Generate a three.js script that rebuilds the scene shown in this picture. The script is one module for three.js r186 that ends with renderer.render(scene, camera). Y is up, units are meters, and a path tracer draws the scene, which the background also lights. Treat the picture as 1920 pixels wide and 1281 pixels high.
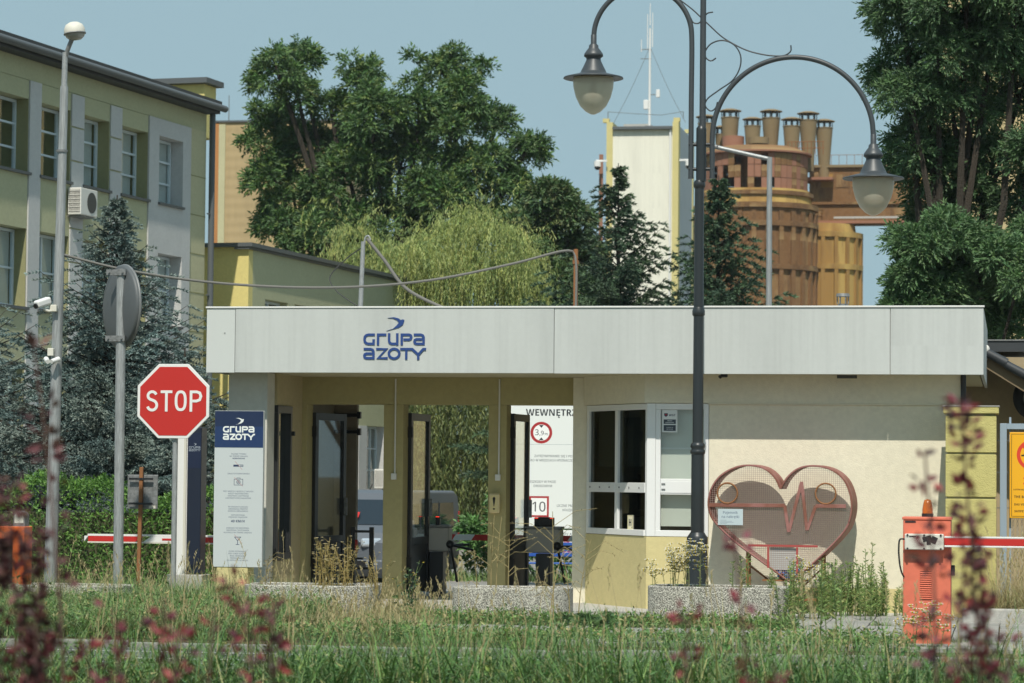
import * as THREE from 'three';
import { RoundedBoxGeometry } from 'three/addons/geometries/RoundedBoxGeometry.js';

// ------------------------------------------------------------------ camera, sky, sun, exposure
const scene = new THREE.Scene();
const camera = new THREE.PerspectiveCamera(13.694, 1024 / 683, 0.5, 3000);
camera.position.set(0, 1.6, 36);
camera.rotation.set(THREE.MathUtils.degToRad(2.68), THREE.MathUtils.degToRad(10), 0.009, 'YXZ');
camera.focus = 37; camera.userData.fStop = 3.8;

const SKY_LOW = [0.36, 0.515, 0.57], SKY_HIGH = [0.285, 0.44, 0.555];
{
  const w = 256, h = 128, d = new Float32Array(w * h * 4);
  for (let j = 0; j < h; j++) for (let i = 0; i < w; i++) {
    const e = ((j + .5) / h - .5) * 180, t = Math.min(1, Math.max(0, e / 55)), q = Math.pow(t, .7), o = (j * w + i) * 4;
    for (let c = 0; c < 3; c++) d[o + c] = SKY_LOW[c] * (1 - q) + SKY_HIGH[c] * q;
    d[o + 3] = 1;
  }
  const t = new THREE.DataTexture(d, w, h, THREE.RGBAFormat, THREE.FloatType);
  t.mapping = THREE.EquirectangularReflectionMapping; t.magFilter = t.minFilter = THREE.LinearFilter; t.needsUpdate = true;
  scene.background = t; scene.environment = t;
}
scene.fog = new THREE.FogExp2(new THREE.Color(.84, .94, 1), .00016);
const sun = new THREE.DirectionalLight(new THREE.Color(1, .945, .84), 4.3);
{
  const el = 54 * Math.PI / 180, az = 5 * Math.PI / 180;
  sun.position.set(Math.sin(az) * Math.cos(el) * 120 - 6, Math.sin(el) * 120, Math.cos(az) * Math.cos(el) * 120);
  sun.target.position.set(-6, 0, 0); sun.castShadow = true; sun.shadow.radius = 1;
  const s = sun.shadow.camera; s.left = -60; s.right = 60; s.top = 60; s.bottom = -60; s.far = 500; sun.shadow.mapSize.set(4096, 4096);
  scene.add(sun, sun.target);
}
const renderer = new THREE.WebGLRenderer({ antialias: true });
renderer.toneMapping = THREE.LinearToneMapping; renderer.toneMappingExposure = 1.0; renderer.shadowMap.enabled = true;

// ------------------------------------------------------------------ helpers
let seed = 7;
const rnd = () => { seed |= 0; seed = seed + 0x6D2B79F5 | 0; let t = Math.imul(seed ^ seed >>> 15, 1 | seed); t = t + Math.imul(t ^ t >>> 7, 61 | t) ^ t; return ((t ^ t >>> 14) >>> 0) / 4294967296; };
const rr = (a, b) => a + (b - a) * rnd();
const V = (x, y, z) => new THREE.Vector3(x, y, z);
const taken = {};
const numbered = (n) => { const k = taken[n] = (taken[n] ?? -1) + 1; return k ? n + '_' + String(k).padStart(3, '0') : n; };
function thing(name, label, category, [x, y, z] = [0, 0, 0], turn = 0, group) {
  const o = new THREE.Group(); o.name = numbered(name); o.position.set(x, y, z); o.rotation.y = turn;
  o.userData = { label, category }; if (group) o.userData.group = group; scene.add(o); return o;
}
function part(parent, name, geo, mat, pos, rot) {
  const m = new THREE.Mesh(geo, mat); m.name = name; m.castShadow = m.receiveShadow = true;
  if (pos) m.position.set(...pos); if (rot) m.rotation.set(...rot); parent.add(m); return m;
}
function struct(name, geo, mat, pos, rot) { const m = part(scene, numbered(name), geo, mat, pos, rot); m.userData.kind = 'structure'; return m; }
const stuff = (m) => { m.userData.kind = 'stuff'; return m; };
// uv in metres by the face's main direction
function uvm(g) {
  if (g.index) g = g.toNonIndexed();
  const p = g.attributes.position, n = p.count, uv = new Float32Array(n * 2), a = V(), b = V(), c = V(), q = V();
  for (let i = 0; i < n; i += 3) {
    a.fromBufferAttribute(p, i); b.fromBufferAttribute(p, i + 1); c.fromBufferAttribute(p, i + 2);
    q.copy(b).sub(a).cross(c.clone().sub(a)); const ax = Math.abs(q.x), ay = Math.abs(q.y), az = Math.abs(q.z);
    for (let k = 0; k < 3; k++) {
      const x = p.getX(i + k), y = p.getY(i + k), z = p.getZ(i + k);
      const [s, t] = ax >= ay && ax >= az ? [z, y] : ay >= az ? [x, z] : [x, y];
      uv[(i + k) * 2] = s; uv[(i + k) * 2 + 1] = t;
    }
  }
  g.setAttribute('uv', new THREE.BufferAttribute(uv, 2)); return g;
}
const box = (w, h, d) => uvm(new THREE.BoxGeometry(w, h, d));
const rbox = (w, h, d, r = .01, s = 2) => uvm(new RoundedBoxGeometry(w, h, d, s, Math.min(r, w / 2.01, h / 2.01, d / 2.01)));
const cyl = (r0, r1, h, n = 16) => new THREE.CylinderGeometry(r1, r0, h, n);
// box between corners [x0,x1] [y0,y1] [z0,z1]
function bb(parent, name, mat, x0, x1, y0, y1, z0, z1, r = 0) {
  const w = x1 - x0, h = y1 - y0, d = z1 - z0, g = r ? rbox(w, h, d, r) : box(w, h, d);
  const uv = g.attributes.uv; for (let i = 0; i < uv.count; i++) uv.setXY(i, uv.getX(i) + x0 * 1.37 + z0, uv.getY(i) + y0 + h / 2 + x0 * .7);
  return part(parent, name, g, mat, [(x0 + x1) / 2, (y0 + y1) / 2, (z0 + z1) / 2]);
}
// collects pieces of geometry into one
class GB {
  constructor() { this.p = []; this.n = []; this.u = []; this.c = []; }
  tri(a, b, c, col, nn) {
    const ux = b[0] - a[0], uy = b[1] - a[1], uz = b[2] - a[2], vx = c[0] - a[0], vy = c[1] - a[1], vz = c[2] - a[2];
    let x = uy * vz - uz * vy, y = uz * vx - ux * vz, z = ux * vy - uy * vx; const l = Math.hypot(x, y, z) || 1; x /= l; y /= l; z /= l;
    for (const q of [a, b, c]) { this.p.push(q[0], q[1], q[2]); this.n.push(x, y, z); this.u.push(q[0] + q[2] * .3, q[1]); this.c.push(col[0], col[1], col[2]); }
  }
  add(g, m, col = [1, 1, 1]) {
    if (g.index) g = g.toNonIndexed(); const p = g.attributes.position, nn = g.attributes.normal, uv = g.attributes.uv, v = V(), nm = m && new THREE.Matrix3().getNormalMatrix(m);
    for (let i = 0; i < p.count; i++) {
      v.fromBufferAttribute(p, i); if (m) v.applyMatrix4(m); this.p.push(v.x, v.y, v.z);
      v.fromBufferAttribute(nn, i); if (m) v.applyMatrix3(nm).normalize(); this.n.push(v.x, v.y, v.z);
      this.u.push(uv ? uv.getX(i) : 0, uv ? uv.getY(i) : 0); this.c.push(...col);
    } return this;
  }
  tube(pts, r0, r1, sides = 4, col = [1, 1, 1]) {
    const ring = []; const up = V(0, 1, 0);
    for (let i = 0; i < pts.length; i++) {
      const a = pts[Math.max(0, i - 1)], b = pts[Math.min(pts.length - 1, i + 1)], t = V(b[0] - a[0], b[1] - a[1], b[2] - a[2]).normalize();
      const s = t.clone().cross(Math.abs(t.y) > .95 ? V(1, 0, 0) : up).normalize(), w = t.clone().cross(s), r = r0 + (r1 - r0) * i / (pts.length - 1), row = [];
      for (let k = 0; k < sides; k++) { const q = k / sides * 6.2832, cs = Math.cos(q) * r, sn = Math.sin(q) * r; row.push([pts[i][0] + s.x * cs + w.x * sn, pts[i][1] + s.y * cs + w.y * sn, pts[i][2] + s.z * cs + w.z * sn]); }
      ring.push(row);
    }
    for (let i = 0; i + 1 < ring.length; i++) for (let k = 0; k < sides; k++) { const l = (k + 1) % sides; this.tri(ring[i][k], ring[i][l], ring[i + 1][l], col); this.tri(ring[i][k], ring[i + 1][l], ring[i + 1][k], col); }
    return this;
  }
  // a leaf: base point, direction, sideways vector, length, width
  leaf(b, d, s, len, w, col) {
    const m = .45, nx = d[1] * s[2] - d[2] * s[1], ny = d[2] * s[0] - d[0] * s[2], nz = d[0] * s[1] - d[1] * s[0], f = w * .22;
    const t = [b[0] + d[0] * len, b[1] + d[1] * len, b[2] + d[2] * len];
    const c = [b[0] + d[0] * len * m + nx * f, b[1] + d[1] * len * m + ny * f, b[2] + d[2] * len * m + nz * f];
    const l = [c[0] + s[0] * w / 2, c[1] + s[1] * w / 2, c[2] + s[2] * w / 2], r = [c[0] - s[0] * w / 2, c[1] - s[1] * w / 2, c[2] - s[2] * w / 2];
    this.tri(b, l, t, col); this.tri(b, t, r, col);
  }
  geo() {
    const g = new THREE.BufferGeometry(), f = (a, n) => new THREE.BufferAttribute(new Float32Array(a), n);
    g.setAttribute('position', f(this.p, 3)); g.setAttribute('normal', f(this.n, 3)); g.setAttribute('uv', f(this.u, 2)); g.setAttribute('color', f(this.c, 3)); return g;
  }
}
const M4 = (x, y, z, rx = 0, ry = 0, rz = 0, sx = 1, sy = 1, sz = 1) => new THREE.Matrix4().compose(V(x, y, z), new THREE.Quaternion().setFromEuler(new THREE.Euler(rx, ry, rz)), V(sx, sy, sz));
const wire = (pts, r, seg = 40, sides = 6) => new THREE.TubeGeometry(new THREE.CatmullRomCurve3(pts.map((p) => V(...p))), seg, r, sides);
const unit = (v) => { const l = Math.hypot(...v) || 1; return [v[0] / l, v[1] / l, v[2] / l]; };
const rdir = () => { const z = rr(-1, 1), a = rr(0, 6.2832), s = Math.sqrt(1 - z * z); return [s * Math.cos(a), z, s * Math.sin(a)]; };
const cross = (a, b) => [a[1] * b[2] - a[2] * b[1], a[2] * b[0] - a[0] * b[2], a[0] * b[1] - a[1] * b[0]];

// ------------------------------------------------------------------ textures
function lattice(n, s) { const a = new Float32Array(n * n); let q = s; for (let i = 0; i < a.length; i++) { q = Math.imul(q ^ q >>> 15, 2246822519) + 3266489917 | 0; a[i] = ((q ^ q >>> 13) >>> 0) / 4294967296; } return a; }
function vnoise(n, s) { const L = lattice(n, s); return (x, y) => { x = (x % 1 + 1) % 1 * n; y = (y % 1 + 1) % 1 * n; const i = x | 0, j = y | 0; let f = x - i, g = y - j; f = f * f * (3 - 2 * f); g = g * g * (3 - 2 * g); const I = (i + 1) % n, J = (j + 1) % n; const a = L[j * n + i], b = L[j * n + I], c = L[J * n + i], d = L[J * n + I]; return a + (b - a) * f + (c - a) * g + (a - b - c + d) * f * g; }; }
function fbm(base, oct, s) { const N = []; for (let k = 0; k < oct; k++) N.push(vnoise(base << k, s + k * 71)); return (x, y) => { let v = 0, a = .5, t = 0; for (const n of N) { v += a * n(x, y); t += a; a *= .55; } return v / t; }; }
function dtex(size, fn, metres, srgb = true) {
  const d = new Uint8Array(size * size * 4);
  for (let j = 0; j < size; j++) for (let i = 0; i < size; i++) { const c = fn(i / size, j / size), o = (j * size + i) * 4; d[o] = c[0] * 255; d[o + 1] = c[1] * 255; d[o + 2] = c[2] * 255; d[o + 3] = 255; }
  const t = new THREE.DataTexture(d, size, size); t.wrapS = t.wrapT = THREE.RepeatWrapping; t.magFilter = THREE.LinearFilter; t.minFilter = THREE.LinearMipmapLinearFilter; t.generateMipmaps = true;
  if (srgb) t.colorSpace = THREE.SRGBColorSpace; t.repeat.set(1 / metres, 1 / metres); t.needsUpdate = true; return t;
}
const clamp = (v) => Math.min(1, Math.max(0, v));
const g3 = (v) => { v = clamp(v); return [v, v, v]; };
const nA = fbm(4, 6, 11), nB = fbm(16, 4, 33), nC = fbm(64, 2, 57), nD = fbm(3, 5, 91), nF = fbm(128, 1, 5);
const T = {};
T.mottle = dtex(512, (x, y) => g3(.95 + .05 * (nA(x, y) - .5) + .05 * (nC(x, y) - .5)), 3);
T.grain = dtex(512, (x, y) => g3(.5 + .7 * (nC(x, y) - .5) + .5 * (nF(x, y) - .5)), .8, false);
T.stain = dtex(512, (x, y) => { const s = nD(x, y * .15), f = nB(x * 1, y * .06); const e = nC(x, y * .02); return g3(.97 - .03 * clamp((s - .5) * 3) - .025 * clamp((f - .52) * 4) - .02 * clamp((e - .5) * 3) + .02 * (nC(x, y) - .5)); }, 2.2);
T.speck = dtex(512, (x, y) => { const v = nF(x, y) * .6 + nC(x, y) * .5; return v > .62 ? [.93, .92, .89] : v > .5 ? [.75, .74, .71] : [.47, .46, .44]; }, .62);
T.speckB = dtex(512, (x, y) => g3((nF(x, y) * .6 + nC(x, y) * .5 - .3) * 1.7), .62, false);
T.asph = dtex(512, (x, y) => { const v = .78 + .5 * (nF(x, y) - .5) + .35 * (nA(x, y) - .5); return g3(v); }, 1.6);
T.rust = dtex(768, (x, y) => {
  const s = fbmR(x, y * .5), f = nB(x, y * .25) * .6 + nC(x, y * .3) * .4, k = clamp((s - .44) * 5), q = clamp((f - .5) * 5);
  const a = [.70, .565, .385], b = [.585, .43, .275], c = [.43, .31, .21];
  return [0, 1, 2].map((i) => clamp((a[i] * (1 - k) + b[i] * k) * (1 - q * .5) + c[i] * q * .5 + .06 * (nC(x, y) - .5)));
}, 9);
function fbmR(x, y) { return nD(x + .3, y + .1); }
T.ochre = dtex(512, (x, y) => { const s = nD(x + .6, y * .3), f = nB(x + .2, y * .2), k = clamp((s - .46) * 4), q = clamp((f - .55) * 3); const a = [.74, .63, .38], b = [.62, .49, .28], c = [.48, .35, .21]; return [0, 1, 2].map((i) => clamp((a[i] * (1 - k) + b[i] * k) * (1 - q * .5) + c[i] * q * .5)); }, 7);
T.galv = dtex(256, (x, y) => g3(.82 + .30 * (nB(x, y) - .5) + .12 * (nC(x, y) - .5)), .5);
T.soil = dtex(512, (x, y) => { const v = nA(x, y), w = nC(x, y); return [.42 + .35 * (v - .5) + .25 * (w - .5), .38 + .3 * (v - .5) + .25 * (w - .5), .25 + .2 * (v - .5) + .15 * (w - .5)].map(clamp); }, 4);
T.rustpaint = dtex(256, (x, y) => { const k = clamp((nA(x, y) - .5) * 5); return [.64 - .1 * k, .45 - .1 * k, .42 - .14 * k].map((v) => clamp(v + .08 * (nC(x, y) - .5))); }, 1.1);
T.rib = dtex(256, (x, y) => g3(.5 + .5 * Math.sin(y * 6.2832 * 8)), 4, false);

const mats = {};
function mat(key, rgb, rough = .85, o = {}) {
  if (mats[key]) return mats[key];
  const P = o.clearcoat || o.transmission || o.sheen ? THREE.MeshPhysicalMaterial : THREE.MeshStandardMaterial;
  const m = new P({ roughness: rough, ...o }); m.color.setRGB(...rgb); m.name = key; return mats[key] = m;
}
const stucco = (k, c, b = .0022) => mat(k, c, .92, { map: T.mottle, bumpMap: T.grain, bumpScale: b });
const M = {
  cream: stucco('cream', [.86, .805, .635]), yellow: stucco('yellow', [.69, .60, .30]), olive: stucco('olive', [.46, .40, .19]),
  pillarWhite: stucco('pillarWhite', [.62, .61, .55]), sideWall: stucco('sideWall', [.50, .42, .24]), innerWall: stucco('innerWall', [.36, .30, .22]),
  fascia: mat('fascia', [.575, .60, .58], .55, { map: T.stain, bumpMap: T.grain, bumpScale: .0005 }),
  pillarYellow: stucco('pillarYellow', [.60, .535, .205], .006),
  fasciaClean: mat('fasciaClean', [.575, .60, .58], .5),
  soffit: mat('soffit', [.5, .45, .3], .9), trim: mat('trim', [.75, .75, .73], .5),
  pvc: mat('pvc', [.80, .81, .80], .35, { clearcoat: .2 }), dark: mat('dark', [.018, .019, .021], .42), black: mat('black', [.012, .012, .013], .5),
  glass: mat('glass', [.92, .945, .935], .02, { transmission: 1, thickness: 0, ior: 1.5 }), glassDark: mat('glassDark', [.42, .46, .45], .02, { transmission: 1, thickness: 0, ior: 1.5 }),
  blind: mat('blind', [.68, .68, .62], .9), blindDark: mat('blindDark', [.34, .34, .31], .9), roomDark: mat('roomDark', [.30, .27, .22], .8),
  galv: mat('galv', [.56, .58, .58], .5, { map: T.galv, metalness: .35 }), steelGrey: mat('steelGrey', [.33, .34, .34], .5, { map: T.galv, metalness: .25 }),
  lampBlack: mat('lampBlack', [.022, .026, .028], .38, { clearcoat: .25 }), lampGrey: mat('lampGrey', [.05, .058, .064], .45),
  lampGlass: mat('lampGlass', [.74, .69, .56], .45, { transmission: .45, thickness: 0, ior: 1.45 }),
  rustSteel: mat('rustSteel', [.30, .13, .05], .9, { map: T.mottle }), rust: mat('rust', [.78, .79, .80], .92, { map: T.rust, bumpMap: T.grain, bumpScale: .02 }), ochre: mat('ochre', [.95, .92, .85], .92, { map: T.ochre }),
  rustRed: mat('rustRed', [.34, .16, .10], .9, { map: T.mottle }), chim: mat('chim', [.26, .19, .10], .85, { map: T.mottle }),
  aggregate: mat('aggregate', [.86, .85, .80], .95, { map: T.speck, bumpMap: T.speckB, bumpScale: .008 }), concrete: mat('concrete', [.50, .49, .455], .95, { map: T.mottle, bumpMap: T.grain, bumpScale: .003 }),
  concreteB: mat('concreteB', [.44, .43, .40], .95, { map: T.mottle, bumpMap: T.grain, bumpScale: .003 }),
  slab: mat('slab', [.35, .34, .31], .95, { map: T.mottle, bumpMap: T.grain, bumpScale: .003 }), slabB: mat('slabB', [.30, .295, .27], .95, { map: T.mottle, bumpMap: T.grain, bumpScale: .003 }),
  kerb: mat('kerb', [.27, .265, .24], .95, { map: T.mottle, bumpMap: T.grain, bumpScale: .004 }),
  asphalt: mat('asphalt', [.21, .208, .20], .95, { map: T.asph, bumpMap: T.grain, bumpScale: .003 }), yard: mat('yard', [.42, .405, .37], .95, { map: T.asph }), soil: mat('soil', [.72, .72, .62], 1, { map: T.soil, bumpMap: T.grain, bumpScale: .02 }),
  shedRear: mat('shedRear', [.40, .32, .20], .9, { map: T.mottle }),
  lineWhite: mat('lineWhite', [.62, .62, .60], .8, { map: T.mottle }),
  red: mat('red', [.52, .022, .016], .5), white: mat('white', [.78, .78, .76], .45), offwhite: mat('offwhite', [.66, .64, .56], .6),
  orange: mat('orange', [.80, .16, .03], .5), salmon: mat('salmon', [.78, .19, .11], .6, { map: T.mottle }), beacon: mat('beacon', [.75, .22, .02], .2, { transmission: .4, thickness: 0 }),
  heartBand: mat('heartBand', [.85, .80, .80], .7, { map: T.rustpaint }), heartRed: mat('heartRed', [.42, .07, .06], .6, { map: T.mottle }), meshWire: mat('meshWire', [.42, .31, .27], .6, { metalness: .2 }),
  navy: mat('navy', [.013, .019, .038], .4), logoBlue: mat('logoBlue', [.022, .06, .22], .45), boardGrey: mat('boardGrey', [.56, .59, .58], .5), roofDark: mat('roofDark', [.035, .04, .045], .55),
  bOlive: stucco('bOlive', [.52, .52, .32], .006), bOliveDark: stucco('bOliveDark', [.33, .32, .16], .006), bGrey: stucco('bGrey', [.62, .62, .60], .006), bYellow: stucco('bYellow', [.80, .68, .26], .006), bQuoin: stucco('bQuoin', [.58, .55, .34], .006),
  frameBlue: mat('frameBlue', [.62, .70, .74], .4), sill: mat('sill', [.10, .11, .115], .5), curtain: mat('curtain', [.60, .62, .62], .9), roomMid: mat('roomMid', [.45, .44, .38], .9),
  towerBeige: mat('towerBeige', [.48, .36, .19], .8, { map: T.stain, bumpMap: T.rib, bumpScale: .008 }), towerOrange: mat('towerOrange', [.50, .22, .07], .8, { map: T.mottle }),
  cementCream: mat('cementCream', [.88, .86, .74], .9, { map: T.stain }), cementYellow: mat('cementYellow', [.68, .60, .27], .9, { map: T.mottle }), cementBlue: mat('cementBlue', [.50, .55, .58], .9, { map: T.mottle }),
  beigeWall: mat('beigeWall', [.60, .48, .26], .9, { map: T.stain }), bark: mat('bark', [.062, .05, .037], .95, { map: T.mottle, bumpMap: T.grain, bumpScale: .02 }),
  leaf: mat('leaf', [1, 1, 1], .62, { vertexColors: true, side: THREE.DoubleSide }), leafT: mat('leafT', [1, 1, 1], .6, { vertexColors: true, side: THREE.DoubleSide, transmission: .28, thickness: 0 }),
  stalk: mat('stalk', [1, 1, 1], .8, { vertexColors: true, side: THREE.DoubleSide }),
  vanPaint: mat('vanPaint', [.115, .13, .15], .45, { metalness: .1 }), chrome: mat('chrome', [.75, .76, .78], .12, { metalness: 1 }), tyre: mat('tyre', [.02, .02, .02], .9), vanGlass: mat('vanGlass', [.02, .03, .04], .15), lens: mat('lens', [.7, .74, .78], .08, { metalness: .6 }),
  blue: mat('blue', [.025, .10, .38], .5), signYellow: mat('signYellow', [.83, .42, .01], .45), fenceBlue: mat('fenceBlue', [.30, .38, .46], .5), led: new THREE.MeshStandardMaterial({ color: 0x300000, emissive: new THREE.Color(1, .06, .03), emissiveIntensity: 1.2 }),
  dispenser: mat('dispenser', [.70, .58, .32], .45), cable: mat('cable', [.05, .05, .05], .7), cableGrey: mat('cableGrey', [.17, .165, .15], .8), mirrorBack: mat('mirrorBack', [.10, .11, .115], .55), plastic: mat('plastic', [.70, .69, .64], .45), acDark: mat('acDark', [.06, .06, .055], .6),
};
function canvasMat(key, w, h, draw, rough = .5) {
  const c = document.createElement('canvas'); c.width = w; c.height = h; const x = c.getContext('2d'); draw(x, w, h);
  const t = new THREE.CanvasTexture(c); t.colorSpace = THREE.SRGBColorSpace; t.anisotropy = 8; const m = new THREE.MeshStandardMaterial({ map: t, roughness: rough }); m.name = key; return m;
}
const face = (parent, name, w, h, m, pos, rot) => part(parent, name, new THREE.PlaneGeometry(w, h), m, pos, rot);
// the two-line wordmark and the bird as centre lines, unit = letter height
const WORD = (() => {
  const a = [[.06, .88], [.65, .88], [.82, .82], [.9, .66], [.9, .12], [.3, .12], [.16, .18], [.12, .31], [.16, .44], [.3, .5], [.78, .5]];
  const G = [[1, .88], [.45, .88], [.27, .83], [.15, .7], [.12, .5], [.15, .3], [.27, .17], [.45, .12], [.9, .12], [.9, .5]];
  const P = [[.12, 0], [.12, .88], [.75, .88], [.88, .82], [.93, .68], [.88, .53], [.75, .47], [.26, .47]];
  const O = []; for (let i = 0; i <= 24; i++) { const q = i / 24 * 6.2832; O.push([.56 + .45 * Math.cos(q), .5 + .4 * Math.sin(q)]); }
  const sh = (p, dx, dy) => p.map(([x, y]) => [x + dx, y + dy]);
  return [[sh(G, 0, 1.2)], [sh([[.12, 0], [.12, .88], [.82, .88]], 1.16, 1.2)], [sh([[.12, 1], [.12, .36], [.18, .2], [.36, .12], [.7, .12]], 2.1, 1.2), sh([[.82, 0], [.82, 1]], 2.1, 1.2)], [sh(P, 3.18, 1.2)], [sh(a, 4.26, 1.2)],
    [sh(a, 0, 0)], [[[1.13, .88], [2.0, .88], [1.3, .12], [2.12, .12]]], [sh(O, 2.1, 0)], [[[3.7, 0], [3.7, .76]], [[3.18, .88], [4.2, .88], [4.72, .42], [4.72, 0]], [[4.76, .46], [5.14, .88], [5.38, .88]]]];
})();
const BIRD = [[2.08, 3.48], [2.62, 3.54], [3.0, 3.45], [3.2, 3.3], [3.34, 3.36], [3.49, 3.33], [3.5, 3.24], [3.38, 2.9], [3.02, 2.66], [1.98, 2.4], [2.54, 2.58], [2.86, 2.86], [3.04, 3.08], [2.86, 3.3], [2.54, 3.44]];
function strokeShape(p, w) {
  const L = [], R = [], n = p.length;
  for (let i = 0; i < n; i++) {
    const a = p[Math.max(0, i - 1)], b = p[i], c = p[Math.min(n - 1, i + 1)]; let d0 = [b[0] - a[0], b[1] - a[1]], d1 = [c[0] - b[0], c[1] - b[1]];
    if (i === 0) d0 = d1; if (i === n - 1) d1 = d0; const l0 = Math.hypot(...d0), l1 = Math.hypot(...d1); const n0 = [-d0[1] / l0, d0[0] / l0], n1 = [-d1[1] / l1, d1[0] / l1];
    let m = [n0[0] + n1[0], n0[1] + n1[1]]; const l = Math.hypot(...m) || 1; m = [m[0] / l, m[1] / l]; const k = Math.min(1.6, 1 / Math.max(.3, m[0] * n0[0] + m[1] * n0[1])) * w / 2;
    L.push(new THREE.Vector2(b[0] + m[0] * k, b[1] + m[1] * k)); R.push(new THREE.Vector2(b[0] - m[0] * k, b[1] - m[1] * k));
  }
  return new THREE.Shape([...L, ...R.reverse()]);
}
function drawLogo(x, ox, oy, s, col, thin = .22) { // canvas, oy = baseline
  x.strokeStyle = x.fillStyle = col; x.lineWidth = thin * s; x.lineJoin = 'round';
  for (const L of WORD) for (const p of L) { x.beginPath(); p.forEach(([a, b], i) => (i ? x.lineTo : x.moveTo).call(x, ox + a * s, oy - b * s)); x.stroke(); }
  x.beginPath(); BIRD.forEach(([a, b], i) => (i ? x.lineTo : x.moveTo).call(x, ox + a * s, oy - b * s)); x.closePath(); x.fill();
}

// ------------------------------------------------------------------ ground, road, pavement
const gy = (x, z) => z > 13 ? -.16 : z > 7.6 ? -.22 : z > -3 ? -.12 : z > -20 ? -.12 - (-3 - z) / 17 * .44 : -.56;
function strip(x0, x1, zs, up, nx = 1) { // a sheet that follows the ground
  const b = new GB(); for (let i = 0; i + 1 < zs.length; i++) for (let k = 0; k < nx; k++) {
    const a = x0 + (x1 - x0) * k / nx, c = x0 + (x1 - x0) * (k + 1) / nx, z0 = zs[i], z1 = zs[i + 1], y0 = gy(0, z0) + up, y1 = gy(0, z1) + up;
    b.tri([a, y0, z0], [c, y1, z1], [c, y0, z0], [1, 1, 1]); b.tri([a, y0, z0], [a, y1, z1], [c, y1, z1], [1, 1, 1]);
  } return uvm(b.geo());
}
struct('ground', strip(-900, 900, [700, 13.02, 12.98, 7.62, 7.58, -3, -20, -1800], -.03), M.soil);
struct('road', strip(-60, 60, [12.9, 7.62], .004, 4), M.asphalt);
for (const [z, w] of [[8.35, .10], [9.35, .12], [9.95, .07]]) struct('lane_marking', strip(-40, 6, [z, z - w], .009, 6), M.lineWhite);
struct('yard', strip(-26, 14, [-2.8, -3.001, -8, -20, -44], .004, 2), M.yard);
struct('passage_floor', box(10.2, .06, 3.4), M.concrete, [-5.6, -.145, -1.2]);
{
  const kb = new THREE.Group(); kb.name = 'kerb'; kb.userData.kind = 'structure'; scene.add(kb);
  const gs = [rbox(.985, .26, .15, .02), rbox(.985, .25, .145, .025)];
  for (let i = 0; i < 34; i++) part(kb, 'kerb_stone', gs[i % 2], M.kerb, [-22 + i + .5, -.285 + rr(-.008, .008), 7.56 + rr(-.006, .006)], [0, rr(-.004, .004), 0]);
  const pv = new THREE.Group(); pv.name = 'pavement'; pv.userData.kind = 'structure'; scene.add(pv);
  const sg = [rbox(.488, .07, .488, .008), rbox(.486, .07, .49, .01)];
  for (let i = 0; i < 17; i++) for (let k = 0; k < 13; k++) { const x = -6.4 + i * .5, z = .7 + k * .5; if (x < -4.6 && z > 5) continue; part(pv, 'paving_slab', sg[(i + k) % 2], (i * 7 + k * 5) % 3 ? M.slab : M.slabB, [x, -.140 + rr(-.006, .006), z], [rr(-.008, .008), 0, rr(-.008, .008)]); }
  // kerb of the drive by the gate
  const k2 = new THREE.Group(); k2.name = 'drive_kerb'; k2.userData.kind = 'structure'; scene.add(k2);
  for (let i = 0; i < 4; i++) part(k2, 'kerb_stone', gs[i % 2], M.concrete, [-.1 + i, -.07, 1.6]);
}

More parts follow.
